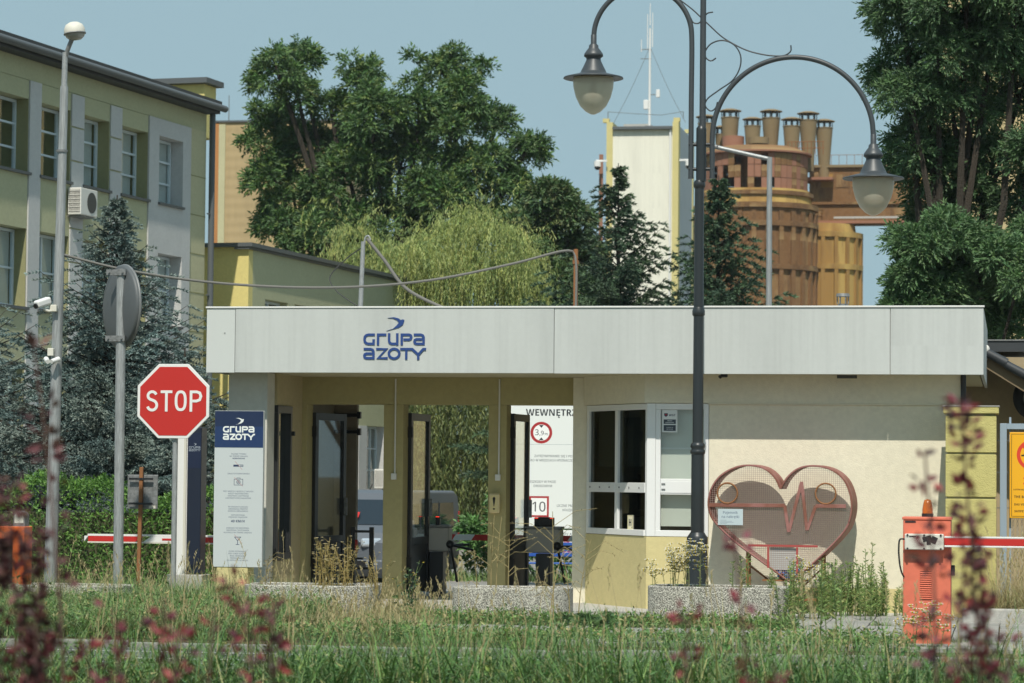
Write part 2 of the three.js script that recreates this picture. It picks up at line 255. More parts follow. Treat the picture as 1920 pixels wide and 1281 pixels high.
// ------------------------------------------------------------------ gatehouse
const gh = thing('gatehouse', 'long low gatehouse with white fascia, three open passages and a corner window', 'gatehouse');
{
  const fy0 = 2.90, fy1 = 3.755;
  // roof slab and fascia panels
  bb(gh, 'roof_slab', M.concreteB, -10.38, -.40, 2.96, 3.70, -5.6, -.045);
  bb(gh, 'soffit_board', M.soffit, -10.36, -.42, 2.925, 2.958, -5.5, -.05);
  const px = [-10.42, -10.03, -5.80, -1.52, -.36];
  for (let i = 0; i < 4; i++) { const p = bb(gh, 'fascia_panel', i ? M.fascia : M.fasciaClean, px[i] + .003, px[i + 1] - .003, fy0 + (i === 1 ? .003 : 0), fy1 - .012, -.04, i === 1 ? 0 : -.004, .004); if (!i) p.userData.label = 'unstained end panel with one screw'; }
  part(gh, 'screw', cyl(.008, .008, .006, 8), M.steelGrey, [-10.17, 3.42, 0], [Math.PI / 2, 0, 0]);
  bb(gh, 'fascia_cap', M.trim, -10.43, -.35, fy1 - .010, fy1 + .012, -.09, .012, .004);
  bb(gh, 'side_fascia', M.fascia, -.40, -.362, 2.91, 3.74, -5.6, -.05);
  bb(gh, 'side_fascia', M.fascia, -10.418, -10.385, 2.91, 3.74, -5.6, -.05);
  // right wall with lintel band and plinth
  bb(gh, 'lintel_band', M.cream, -4.70, -.66, 2.545, 2.924, -.86, -.575);
  bb(gh, 'lintel_drip', M.cream, -3.87, -.66, 2.53, 2.544, -.7, -.565);
  bb(gh, 'front_wall', M.cream, -3.86, -.66, .19, 2.529, -.85, -.6);
  bb(gh, 'plinth', M.yellow, -3.86, -.66, -.2, .189, -.85, -.59);
  bb(gh, 'end_wall', M.cream, -.88, -.665, -.2, 2.92, -5.4, -.87);
  bb(gh, 'rear_wall', M.cream, -5.66, -.89, -.2, 2.92, -5.4, -5.2);
  bb(gh, 'inner_wall', M.cream, -5.86, -5.67, -.2, 2.92, -5.4, -2.05);
  bb(gh, 'room_floor', M.roomDark, -4.55, -.9, -.12, -.05, -5.1, -.95);
  // wall under the windows: front stretch and the bevelled corner
  bb(gh, 'parapet_wall', M.yellow, -4.665, -3.863, -.2, .815, -.85, -.6);
  const A = V(-4.67, 0, -.6), B = V(-5.67, 0, -2.0), L = A.distanceTo(B), ang = Math.atan2(A.z - B.z, A.x - B.x);
  const ch = new THREE.Group(); ch.name = 'corner_bay'; ch.position.set((A.x + B.x) / 2, 0, (A.z + B.z) / 2); ch.rotation.y = -ang; gh.add(ch); // +z of this frame points out
  bb(ch, 'bay_wall', M.yellow, -L / 2, L / 2, -.2, .815, -.22, 0);
  bb(ch, 'bay_lintel', M.cream, -L / 2 - .02, L / 2 + .01, 2.545, 2.924, -.25, .03);
  // frames: outer bars, mullion, transom
  const f = (p, n, x0, x1, y0, y1, z0 = -.075, z1 = -.005) => bb(p, n, M.pvc, x0, x1, y0, y1, z0, z1, .006);
  const hl = L / 2;
  f(ch, 'window_frame', -hl, -hl + .07, .82, 2.54); f(ch, 'window_frame', hl - .05, hl, .82, 2.54); f(ch, 'window_frame', -hl + .07, hl - .05, 2.46, 2.538); f(ch, 'window_frame', -hl + .07, hl - .05, .822, .90, -.075, .012);
  f(ch, 'mullion', -.03, .05, .901, 2.459, -.072, 0); f(ch, 'transom', -hl + .07, -.031, 1.38, 1.51, -.07, .003); f(ch, 'transom', .051, hl - .05, 1.38, 1.51, -.07, .003);
  const pane = (p, m, x0, x1, y0, y1, z = -.04) => bb(p, 'pane', m, x0, x1, y0, y1, z - .003, z + .003);
  for (const [x0, x1] of [[-hl + .07, -.03], [.05, hl - .05]]) { pane(ch, M.glassDark, x0, x1, 1.51, 2.46); pane(ch, M.glassDark, x0, x1, .9, 1.38); }
  for (const [x0, x1] of [[-hl + .05, -.02], [.04, hl - .04]]) bb(ch, 'roller_blind', M.blindDark, x0, x1, 1.72, 2.5, -.17, -.165);
  for (let i = 0; i < 6; i++) part(ch, 'screw_cap', cyl(.012, .012, .01, 8), M.steelGrey, [-hl + .13 + i * .28, 1.445 - (i % 2) * 0, .006], [Math.PI / 2, 0, 0]);
  const fr = new THREE.Group(); fr.name = 'front_window'; fr.position.set(0, 0, -.6); gh.add(fr);
  f(fr, 'corner_post', -4.668, -4.555, .82, 2.54, -.08, .004); f(fr, 'window_frame', -4.554, -4.49, .90, 2.46); f(fr, 'window_frame', -3.93, -3.866, .82, 2.54, -.075, -.002); f(fr, 'window_frame', -4.554, -3.931, 2.461, 2.54); f(fr, 'window_frame', -4.554, -3.931, .82, .899, -.075, .006); f(fr, 'transom', -4.489, -3.931, 1.38, 1.54);
  pane(fr, M.glass, -4.49, -3.93, 1.54, 2.46); pane(fr, M.glass, -4.49, -3.93, .9, 1.38);
  f(fr, 'sash_rim', -4.489, -3.931, 1.541, 1.565, -.06, -.012); f(fr, 'sash_rim', -4.489, -3.931, 1.36, 1.379, -.06, -.012);
  bb(fr, 'roller_blind', M.blind, -4.52, -3.9, .95, 2.5, -.15, -.145); bb(fr, 'blind_rail', M.white, -4.52, -3.9, 1.95, 1.97, -.142, -.135);
  for (const y of [1.43, 1.5]) for (const x of [-4.45, -3.97]) part(fr, 'hinge', box(.05, .012, .012), M.steelGrey, [x, y, .002]);
  // dark furniture inside the room that shows through the corner panes
  bb(ch, 'desk', M.roomDark, -hl + .1, hl - .3, .7, 1.05, -1.2, -.5); bb(ch, 'monitor', M.black, -.45, .05, 1.15, 1.62, -.62, -.57); bb(ch, 'shelf', M.innerWall, -.3, .6, 1.6, 1.66, -1.3, -1.0);
  // passage: end pillar, side wall with its big window, back wall of beam and pillars
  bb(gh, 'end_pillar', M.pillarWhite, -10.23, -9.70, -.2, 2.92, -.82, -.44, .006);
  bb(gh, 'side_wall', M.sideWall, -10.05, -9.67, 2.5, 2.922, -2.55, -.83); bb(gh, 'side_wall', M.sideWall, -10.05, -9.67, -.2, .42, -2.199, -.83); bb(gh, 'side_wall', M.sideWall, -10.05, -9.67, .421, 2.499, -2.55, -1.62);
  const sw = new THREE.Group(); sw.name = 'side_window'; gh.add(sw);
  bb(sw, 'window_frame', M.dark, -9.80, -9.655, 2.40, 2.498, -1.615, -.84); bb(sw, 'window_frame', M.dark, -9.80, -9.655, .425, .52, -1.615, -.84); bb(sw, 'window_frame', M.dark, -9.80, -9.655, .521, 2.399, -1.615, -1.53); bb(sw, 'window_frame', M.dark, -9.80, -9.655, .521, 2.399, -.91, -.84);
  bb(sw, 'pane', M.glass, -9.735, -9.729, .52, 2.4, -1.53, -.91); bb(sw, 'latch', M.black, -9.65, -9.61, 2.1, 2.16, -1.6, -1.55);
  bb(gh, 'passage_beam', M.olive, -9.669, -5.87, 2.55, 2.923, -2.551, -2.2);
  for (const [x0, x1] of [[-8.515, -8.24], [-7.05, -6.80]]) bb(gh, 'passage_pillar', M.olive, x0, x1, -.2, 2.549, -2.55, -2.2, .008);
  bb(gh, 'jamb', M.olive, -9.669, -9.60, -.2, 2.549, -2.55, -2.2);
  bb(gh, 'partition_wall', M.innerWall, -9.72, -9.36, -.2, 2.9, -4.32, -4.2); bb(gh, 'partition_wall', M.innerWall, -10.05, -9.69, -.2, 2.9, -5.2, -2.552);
  for (const y of [2.44, 2.20]) { bb(gh, 'bracket_arm', M.black, -9.70, -9.30, y - .025, y + .025, -4.19, -4.14); bb(gh, 'bracket_plate', M.black, -9.34, -9.29, y - .05, y + .05, -4.196, -4.12); }
  // conduits with switch boxes
  for (const x of [-8.35, -6.90]) { const c = part(gh, 'conduit', cyl(.012, .012, 1.3, 8), M.plastic, [x, 2.25, -2.185]); part(c, 'switch_box', rbox(.075, .085, .05, .008), M.plastic, [-.01, -.69, .01]); }
  bb(gh, 'downpipe', M.dark, -.655, -.585, .4, 2.92, -.58, -.51, .02);
  // interior door leaves, hinged on the left jambs and standing open
  const leaf = (hx, turn, w) => {
    const d = new THREE.Group(); d.name = 'door_leaf'; d.position.set(hx, 0, -2.52); d.rotation.y = turn; gh.add(d);
    const q = (n, x0, x1, y0, y1, z0 = -.03, z1 = .03, m = M.dark) => bb(d, n, m, x0, x1, y0, y1, z0, z1, .004);
    q('stile', 0, .10, -.06, 2.44); q('stile', w - .09, w, -.06, 2.44); q('rail', .101, w - .091, 2.34, 2.438); q('rail', .101, w - .091, .62, .72); q('kick_panel', .101, w - .091, -.05, .619, -.012, .012); q('pane', .101, w - .091, .72, 2.34, -.004, .004, M.glass); q('handle', w - .075, w - .05, 1.0, 1.25, .031, .08, M.steelGrey);
    q('hinge', -.03, .02, 2.1, 2.25, -.05, .05, M.black); q('hinge', -.03, .02, .3, .45, -.05, .05, M.black);
  };
  leaf(-9.58, 1.36, 1.0); leaf(-8.22, 1.5, .98); leaf(-6.78, 1.5, .92);
  // rooftop edge gutter joint and small lamp under the soffit
  const dl = part(gh, 'soffit_camera', rbox(.09, .05, .07, .015), M.dark, [-3.64, 2.893, -.3]); part(dl, 'lens', cyl(.018, .018, .03, 10), M.black, [-.05, -.02, .02], [1.2, 0, .3]);
  bb(gh, 'vent_grille', M.acDark, -2.2, -1.95, 2.86, 2.9, -.34, -.25);
}
// things on the front of the gatehouse
{
  const lg = thing('logo_letters', 'dark blue two-line company wordmark with bird on the white fascia', 'sign', [-8.31, 3.075, .001]); const s = .1555;
  const names = WORD.length; for (let i = 0; i < names; i++) { const b = new GB(); WORD[i].forEach((p, k) => b.add(new THREE.ExtrudeGeometry(strokeShape(p, .205), { depth: .06 + k * .012, bevelEnabled: false }))); const m = part(lg, 'letter', b.geo(), M.logoBlue); m.scale.set(s, s, s); }
  const b = part(lg, 'bird_emblem', new THREE.ExtrudeGeometry(new THREE.Shape(BIRD.map((p) => new THREE.Vector2(...p))), { depth: .06, bevelEnabled: false }), M.logoBlue); b.scale.set(s, s, s);
  // WGT security notice inside the front window
  const wg = thing('security_notice', 'small white notice with shield mark in the top of the front window', 'notice', [-4.375, 2.31, -.628]);
  part(wg, 'board', box(.2, .29, .004), M.white);
  face(wg, 'print', .19, .28, canvasMat('wgt', 190, 280, (x, w, h) => { x.fillStyle = '#e3e6e4'; x.fillRect(0, 0, w, h); x.fillStyle = '#2b3a55'; x.font = 'bold 40px sans-serif'; x.fillText('WGT', 82, 76); x.beginPath(); x.moveTo(22, 38); x.lineTo(70, 38); x.lineTo(70, 66); x.quadraticCurveTo(46, 98, 22, 66); x.fill(); x.fillStyle = '#b33'; x.fillRect(30, 52, 32, 12); x.fillStyle = '#3c4650'; x.fillRect(16, 118, 158, 58); x.fillRect(16, 190, 158, 76); x.fillStyle = '#dfe3e2'; x.font = 'bold 19px sans-serif'; x.textAlign = 'center'; x.fillText('OBIEKT', 95, 142); x.fillText('CHRONIONY', 95, 166); x.font = 'bold 15px sans-serif'; x.fillText('22 620 26 16', 95, 226); x.fillText('602 123 000', 95, 248); }), [0, 0, .004]);
  const hs = thing('letter_sign', 'pale square card with a black H in the lower corner window', 'sign', [-4.93, .985, -1.012], -.95);
  part(hs, 'card', box(.16, .20, .004), M.offwhite);
  face(hs, 'print', .155, .195, canvasMat('hcard', 128, 160, (x, w, h) => { x.fillStyle = '#d8d0a4'; x.fillRect(0, 0, w, h); x.fillStyle = '#f0ead0'; x.fillRect(18, 12, 92, 130); x.fillStyle = '#111'; x.font = 'bold 104px sans-serif'; x.textAlign = 'center'; x.fillText('H', 62, 114); x.fillRect(98, 122, 12, 14); }), [0, 0, .004]);
  const ds = thing('bell_dispenser', 'beige wall dispenser with black exclamation mark on the passage pillar', 'dispenser', [-6.945, 1.21, -2.195]);
  part(ds, 'body', rbox(.15, .27, .1, .03, 3), M.dispenser, [0, 0, .055]);
  face(ds, 'print', .10, .22, (() => { const m = canvasMat('excl', 100, 220, (x, w, h) => { x.fillStyle = '#d9c68e'; x.fillRect(0, 0, w, h); x.fillStyle = '#15130f'; x.beginPath(); x.moveTo(30, 38); x.quadraticCurveTo(50, 0, 70, 38); x.lineTo(54, 150); x.lineTo(46, 150); x.fill(); x.beginPath(); x.arc(50, 182, 13, 0, 7); x.fill(); }); return m; })(), [0, -.005, .1065]);
  // roof things
  const ms = thing('roof_mast', 'thin galvanised cable mast standing on the gatehouse roof', 'mast', [-8.92, 3.70, -2.5]);
  part(ms, 'tube', cyl(.035, .03, 1.12, 10), M.galv, [0, .56, 0], [0, 0, -.03]); part(ms, 'hook', wire([[.035, 1.08, 0], [.05, 1.18, 0], [.09, 1.2, 0], [.12, 1.14, 0]], .014, 14), M.galv); part(ms, 'foot', box(.16, .02, .16), M.steelGrey, [0, .01, 0]);
  const rp = thing('rusty_pole', 'rusty brown cable pole rising from the gatehouse roof', 'pole', [-5.91, 3.70, -2.5]);
  part(rp, 'tube', cyl(.032, .032, 1.0, 10), M.rustSteel, [0, .5, 0]); part(rp, 'clamp', cyl(.045, .045, .05, 10), M.rustSteel, [0, .82, 0]); part(rp, 'foot', box(.14, .02, .14), M.rustSteel, [0, .01, 0]);
  const cv = thing('roof_vent', 'small grey metal vent with cap on the gatehouse roof', 'vent', [-2.26, 3.70, -2.5]);
  part(cv, 'pipe', cyl(.07, .07, .24, 14), M.steelGrey, [0, .12, 0]); for (let i = 0; i < 6; i++) part(cv, 'strut', box(.015, .1, .015), M.steelGrey, [Math.cos(i * 1.047) * .075, .29, Math.sin(i * 1.047) * .075]); part(cv, 'cap', cyl(.095, .085, .04, 16), M.steelGrey, [0, .36, 0]);
  const c1 = part(scene, 'overhead_cable', wire([[-12.27, 4.43, .5], [-11.53, 4.25, .2], [-10.45, 4.11, -.4], [-9, 4.08, -1], [-7.81, 4.21, -1.6], [-6.73, 4.47, -2.1], [-6.04, 4.67, -2.4], [-5.94, 4.66, -2.48], [-5.9, 4.5, -2.46], [-5.9, 3.75, -2.46]], .017, 120), M.cableGrey); c1.userData = { label: 'long sagging cable strung from street lamp to rusty roof pole', category: 'cable' };
  const c2 = part(scene, 'overhead_cable_001', wire([[-8.85, 4.86, -2.5], [-8.6, 4.56, -2.5], [-8.3, 4.18, -2.48], [-7.77, 3.9, -2.45], [-7.3, 3.72, -2.4]], .026, 50), M.cableGrey); c2.userData = { label: 'thick cable dropping from galvanised mast onto the roof', category: 'cable' };
  const c3 = part(scene, 'overhead_cable_002', wire([[-8.87, 4.77, -2.5], [-9.15, 4.6, -2.6], [-9.4, 4.32, -2.6], [-9.3, 4.15, -2.55], [-9.1, 4.0, -2.5], [-8.93, 3.9, -2.48]], .008, 50), M.cable); c3.userData = { label: 'thin loose cable looping on the mast, thinnest of the roof cables', category: 'cable' };
}

// ------------------------------------------------------------------ signs and poles on the left
{
  const ib = thing('information_board', 'tall grey rules board with dark blue header in front of the end pillar', 'board', [-9.81, -.12, .5]);
  part(ib, 'pedestal', rbox(.42, .5, .3, .01), M.yellow, [-.07, .25, -.12]);
  part(ib, 'panel', rbox(.65, 2.01, .07, .006), M.boardGrey, [0, 1.505, 0]);
  face(ib, 'header_print', .644, .47, canvasMat('header', 650, 470, (x, w, h) => { x.fillStyle = '#1c3560'; x.fillRect(0, 0, w, h); x.fillStyle = '#17294b'; x.fillRect(0, 0, w, 200); drawLogo(x, 108, 372, 80, '#e6e9e6', .25); }), [0, 2.272, .0375]);
  face(ib, 'rules_print', .644, 1.53, canvasMat('rules', 650, 1544, (x, w, h) => {
    x.fillStyle = '#c3c9ca'; x.fillRect(0, 0, w, h); x.fillStyle = '#2d3a58'; x.textAlign = 'center'; const L = (t, y, s = 25, b = '') => { x.font = b + s + 'px sans-serif'; x.fillText(t, w / 2, y); };
    L('PALENIE TYTONIU', 90); L('NA TERENIE ZAKŁADU', 119); L('WZBRONIONE', 148, 25, 'bold ');
    x.fillRect(255, 220, 70, 26); x.strokeStyle = '#2d3a58'; x.lineWidth = 5; x.strokeRect(325, 222, 60, 22); x.lineWidth = 3; for (let i = 0; i < 4; i++) { x.beginPath(); x.moveTo(350 + i * 9, 222); x.lineTo(350 + i * 9, 244); x.stroke(); }
    L('ZAKAZ FOTOGRAFOWANIA', 345); x.lineWidth = 6; x.strokeRect(268, 408, 116, 76); x.strokeRect(304, 392, 44, 16); x.beginPath(); x.arc(326, 446, 24, 0, 7); x.stroke(); x.beginPath(); x.arc(326, 446, 10, 0, 7); x.stroke();
    ['PRZY WEJŚCIU I WYJŚCIU Z ZAKŁADU', 'NALEŻY KAŻDORAZOWO', 'OKAZYWAĆ LEGITYMACJĘ', 'LUB PRZEPUSTKĘ ZAKŁADOWĄ'].forEach((t, i) => L(t, 575 + i * 29));
    ['NA DROGACH ZAKŁADU', 'OBOWIĄZUJĄ PRZEPISY', 'KODEKSU DROGOWEGO'].forEach((t, i) => L(t, 775 + i * 28)); L('DOPUSZCZALNA', 882); L('PRĘDKOŚĆ POJAZDÓW', 910); L('40 KM/H', 968, 46, 'bold ');
    ['ZABRANIA SIĘ WNOSZENIA,', 'WWOŻENIA I SPOŻYWANIA', 'ALKOHOLU NA TERENIE ZAKŁADU'].forEach((t, i) => L(t, 1050 + i * 29));
    x.lineWidth = 7; x.beginPath(); x.moveTo(284, 1158); x.lineTo(366, 1158); x.lineTo(325, 1206); x.closePath(); x.moveTo(325, 1206); x.lineTo(325, 1252); x.moveTo(300, 1254); x.lineTo(350, 1254); x.stroke();
    ['OSOBY POSIADAJĄCE', 'PRZY SOBIE ALKOHOL', 'MAJĄ OBOWIĄZEK', 'PRZEKAZANIA GO', 'DO DEPOZYTU OCHRONY'].forEach((t, i) => L(t, 1352 + i * 29));
    x.strokeStyle = '#b06a68'; x.lineWidth = 4; for (const [a, b, c, d] of [[275, 175, 375, 285], [270, 385, 385, 500], [280, 1125, 380, 1235]]) { x.beginPath(); x.moveTo(a, b); x.lineTo(c, d); x.stroke(); }
  }), [0, 1.269, .0375]);

  const oct = (r) => { const p = []; for (let i = 0; i < 8; i++) { const a = (i + .5) * Math.PI / 4; p.push(new THREE.Vector2(Math.cos(a) * r, Math.sin(a) * r)); } return new THREE.Shape(p); };
  const st = thing('stop_sign', 'red octagonal STOP sign on a thin grey post', 'traffic sign', [-10.70, -.12, .5]); const R = .475 / Math.cos(Math.PI / 8);
  part(st, 'post', cyl(.036, .034, 2.9, 14), M.galv, [.015, 1.45, -.05]); const pl = part(st, 'plate', new THREE.ExtrudeGeometry(oct(R), { depth: .018, bevelEnabled: true, bevelSize: .006, bevelThickness: .004, bevelSegments: 2 }), M.white, [0, 2.63, 0]);
  part(pl, 'red_field', new THREE.ExtrudeGeometry(oct(R * .935), { depth: .002, bevelEnabled: false }), M.red, [0, 0, .0235]);
  // lettering as strokes
  const S = []; for (let i = 0; i <= 12; i++) { const a = .3 + i / 12 * 4.3; S.push([.3 + .21 * Math.cos(a), .755 + .195 * Math.sin(a)]); } for (let i = 1; i <= 12; i++) { const a = 1.45 - i / 12 * 4.3; S.push([.3 + .235 * Math.cos(a), .3 + .235 * Math.sin(a)]); }
  const Oo = []; for (let i = 0; i <= 28; i++) { const a = i / 28 * 6.2832; Oo.push([.3 + .23 * Math.sign(Math.cos(a)) * Math.pow(Math.abs(Math.cos(a)), .75), .52 + .43 * Math.sign(Math.sin(a)) * Math.pow(Math.abs(Math.sin(a)), .8)]); }
  const Lt = [[S], [[[.0, .95], [.58, .95]], [[.29, 0], [.29, .885]]], [Oo], [[[.07, 0], [.07, .95], [.34, .95], [.5, .9], [.56, .74], [.5, .57], [.34, .51], [.13, .51]]]]; const ox = [0, .72, 1.42, 2.16];
  Lt.forEach((l, i) => { const b = new GB(); l.forEach((p, k) => b.add(new THREE.ExtrudeGeometry(strokeShape(p.map(([x, y]) => [x + ox[i], y]), .13), { depth: .004 + k * .002, bevelEnabled: false }))); const m = part(pl, 'letter', b.geo(), M.white, [-.362, -.135, .0256]); m.scale.set(.27, .27, 1); });
  for (const y of [.2, -.2]) part(pl, 'clamp', box(.3, .03, .03), M.steelGrey, [0, y, -.03]);

  const mr = thing('traffic_mirror', 'round convex traffic mirror on a stout grey post, seen from behind', 'mirror', [-11.42, -.12, .5]);
  part(mr, 'post', cyl(.066, .063, 4.3, 18), M.galv, [0, 2.15, 0], [0, 0, .004]); part(mr, 'post_cap', cyl(.058, .05, .06, 16), M.steelGrey, [-.01, 4.32, 0]);
  const ds = new THREE.Group(); ds.name = 'mirror_head'; ds.position.set(-.09, 3.87, -.16); ds.rotation.y = -.84; mr.add(ds); // +z of this frame is the back
  const prof = [[.0, .06], [.25, .055], [.42, .03], [.52, .0], [.545, -.02], [.545, -.06], [.52, -.065]]; part(ds, 'back_shell', new THREE.LatheGeometry(prof.map(([a, b]) => new THREE.Vector2(a, b)), 40), M.mirrorBack, [0, 0, 0], [Math.PI / 2, 0, 0]);
  part(ds, 'rim', new THREE.TorusGeometry(.54, .018, 10, 48), M.steelGrey, [0, 0, -.06]); part(ds, 'mirror_glass', cyl(.53, .53, .01, 40), M.chrome, [0, 0, -.062], [Math.PI / 2, 0, 0]);
  for (const y of [.43, -.43]) { const c = part(mr, 'clamp', box(.26, .075, .05), M.steelGrey, [-.06, 3.87 + y, .055]); for (const x of [-.09, .09]) part(c, 'bolt', cyl(.014, .014, .03, 8), M.steelGrey, [x, 0, .03], [Math.PI / 2, 0, 0]); part(mr, 'clamp_strap', box(.05, .07, .2), M.steelGrey, [-.08, 3.87 + y, -.06]); }

  const sl = thing('street_lamp', 'tall tapered galvanised street lamp with dome head and cameras', 'street lamp', [-12.33, -.12, .5]);
  part(sl, 'pole', cyl(.088, .052, 6.75, 20), M.galv, [.04, 3.375, 0], [0, 0, -.012]); part(sl, 'pole_tip', cyl(.04, .035, .5, 14), M.galv, [.082, 6.95, 0], [0, 0, -.012]);
  part(sl, 'arm', wire([[.083, 7.05, 0], [.1, 7.17, 0], [.17, 7.34, .02], [.2, 7.4, .02]], .03, 16, 10), M.steelGrey);
  const hd = new THREE.Group(); hd.name = 'lamp_head'; hd.position.set(.22, 7.44, .02); hd.rotation.z = .12; sl.add(hd);
  part(hd, 'cover', new THREE.LatheGeometry([[0, .155], [.06, .15], [.11, .12], [.135, .07], [.14, .02], [.135, 0]].map(([a, b]) => new THREE.Vector2(a, b)), 24), M.offwhite); part(hd, 'bowl', new THREE.LatheGeometry([[.132, 0], [.12, -.04], [.08, -.075], [0, -.09]].map(([a, b]) => new THREE.Vector2(a, b)), 24), mat('bowl', [.3, .3, .28], .25, { clearcoat: .6 })); part(hd, 'rim', new THREE.TorusGeometry(.138, .01, 8, 28), M.steelGrey, [0, 0, 0], [Math.PI / 2, 0, 0]);
  const bc = part(sl, 'pole_collar', cyl(.075, .075, .03, 16), M.steelGrey, [.065, 5.9, 0]);
  const cam = thing('security_camera', 'white tube camera on a bracket high on the street lamp', 'camera', [-12.32, 3.73, .6]);
  part(cam, 'bracket', wire([[.0, -.04, 0], [-.03, -.06, .06], [-.09, -.04, .1]], .02, 10), M.offwhite); part(cam, 'junction_box', rbox(.09, .09, .06, .01), M.offwhite, [.02, -.02, .02]); part(cam, 'housing', rbox(.105, .10, .24, .03), M.white, [-.1, .05, .12], [.35, -.5, .15]); part(cam, 'lens', cyl(.035, .035, .02, 14), M.black, [-.155, -.005, .226], [1.92, 0, .5]);
  const cm2 = thing('security_camera', 'small double-headed camera with box lower on the street lamp', 'camera', [-12.31, 3.05, .6]);
  part(cm2, 'junction_box', rbox(.08, .1, .06, .008), M.offwhite, [-.02, .09, .02]); for (const s of [-1, 1]) { const h = part(cm2, 'camera_head', cyl(.035, .03, .13, 12), M.white, [s * .055, -.02, .07], [1.9, 0, s * .5]); part(h, 'lens', cyl(.025, .025, .01, 12), M.black, [0, -.068, 0]); }

  // rusty post with the back of a small sign
  const rs = thing('rusty_sign_post', 'grey back of a square sign on a rusty post before the hedge', 'sign', [-12.54, -.2, -4]);
  part(rs, 'post', rbox(.055, 1.86, .05, .008), M.rustSteel, [0, .93, 0], [0, 0, -.015]); part(rs, 'sign_plate', rbox(.46, .5, .02, .01), M.steelGrey, [.02, 1.5, -.05]); for (const y of [1.69, 1.33]) part(rs, 'clamp_bar', box(.36, .03, .03), M.dark, [.01, y, .02]); part(rs, 'sticker', box(.1, .04, .004), M.offwhite, [.17, 1.28, -.037]);
  // totem
  const tt = thing('company_totem', 'slim white and navy totem with company wordmark behind the STOP post', 'totem', [-11.5, -.15, -3]);
  part(tt, 'plinth', rbox(.52, .3, .4, .01), M.concrete, [0, .15, 0]); part(tt, 'white_panel', rbox(.21, 2.1, .26, .01), M.white, [-.105, 1.32, 0]); part(tt, 'rib', box(.035, 2.06, .02), M.offwhite, [-.03, 1.32, .142]); part(tt, 'navy_panel', rbox(.20, 2.06, .28, .01), M.navy, [.105, 1.35, 0]);
  face(tt, 'wordmark_print', .19, .5, canvasMat('totem', 190, 500, (x, w, h) => { x.fillStyle = '#15223f'; x.fillRect(0, 0, w, h); drawLogo(x, 9, 260, 32, '#aab4be', .17); }), [.105, 2.05, .1425]);
  // lowered barrier with red and white arm, seen behind the boards
  const br = thing('boom_barrier', 'red and white barrier arm lying across before the hedge', 'barrier', [-10.05, -.15, -4.5]);
  part(br, 'cabinet', rbox(.34, .95, .3, .02), M.orange, [0, .475, 0]); part(br, 'clamp', box(.12, .14, .1), M.steelGrey, [-.1, .76, .2]);
  const seg = [[-3.42, -3.36, 1], [-3.36, -2.52, 0], [-2.52, -1.9, 1], [-1.9, -.05, 0]]; for (const [a, b2, w] of seg) part(br, w ? 'white_stripe' : 'red_stripe', (() => { const s = new THREE.Shape([[a, -.04], [b2 - .12 * (b2 < -.1 ? 1 : 0), -.04], [b2, .04], [a + .12 * (a > -3.3 ? 1 : 0), .04]].map((p) => new THREE.Vector2(...p))); return new THREE.ExtrudeGeometry(s, { depth: .07, bevelEnabled: false }); })(), w ? M.white : M.red, [0, .755, .17]);
  part(br, 'white_edge', box(3.3, .028, .069), M.white, [-1.72, .81, .205]); part(br, 'white_edge', box(3.3, .02, .069), M.offwhite, [-1.72, .704, .205]); part(br, 'reflector', box(.16, .03, .004), M.red, [-2.15, .755, .2425]);
  // orange frame with capped lamp at the edge
  const of = thing('orange_barrier_cabinet', 'bright orange barrier cabinet with dark panel and grey domed lamp', 'barrier', [-12.40, -.12, 2]);
  part(of, 'side_post', rbox(.15, 1.02, .3, .01), M.orange, [.22, .51, 0]); part(of, 'top_bar', rbox(.6, .16, .3, .01), M.orange, [-.157, .94, 0]); part(of, 'side_post', rbox(.12, .855, .3, .01), M.orange, [-.397, .43, 0]); part(of, 'dark_panel', box(.48, .85, .2), mat('brownPanel', [.045, .025, .02], .8), [-.095, .43, 0]);
  const lm = new THREE.Group(); lm.name = 'domed_lamp'; lm.position.set(.2, 1.02, 0); of.add(lm); { const s = new THREE.Shape(); s.moveTo(-.075, 0); s.lineTo(.075, 0); s.lineTo(.075, .12); s.absarc(0, .12, .075, 0, Math.PI); s.lineTo(-.075, 0); part(lm, 'housing', new THREE.ExtrudeGeometry(s, { depth: .16, bevelEnabled: false }), M.steelGrey, [0, 0, -.08]); const s2 = new THREE.Shape(); s2.moveTo(-.058, .04); s2.lineTo(.058, .04); s2.lineTo(.058, .12); s2.absarc(0, .12, .058, 0, Math.PI); part(lm, 'lens', new THREE.ExtrudeGeometry(s2, { depth: .006, bevelEnabled: false }), mat('paleLens', [.6, .62, .55], .4), [0, 0, .081]); }
}
// ------------------------------------------------------------------ planters
const planterSpots = [
  [-11.5, 2.1, 1.5, .8, .30, 'low concrete planter at the verge between street lamp and mirror post', 0],
  [-8.3, 2.6, 1.56, .9, .37, 'concrete planter with dry yellow weeds before the end pillar', .02],
  [-5.78, 3.0, 1.36, .85, .39, 'rounded concrete planter before the two right passages', 0],
  [-3.36, 3.0, 1.58, .9, .44, 'concrete planter in front of the black lamp post', -.02]];
const rrect = (w, d, r) => { const s = new THREE.Shape(), x = w / 2, y = d / 2; s.moveTo(-x + r, -y); s.lineTo(x - r, -y); s.absarc(x - r, -y + r, r, -Math.PI / 2, 0); s.lineTo(x, y - r); s.absarc(x - r, y - r, r, 0, Math.PI / 2); s.lineTo(-x + r, y); s.absarc(-x + r, y - r, r, Math.PI / 2, Math.PI); s.lineTo(-x, -y + r); s.absarc(-x + r, -y + r, r, Math.PI, Math.PI * 1.5); return s; };
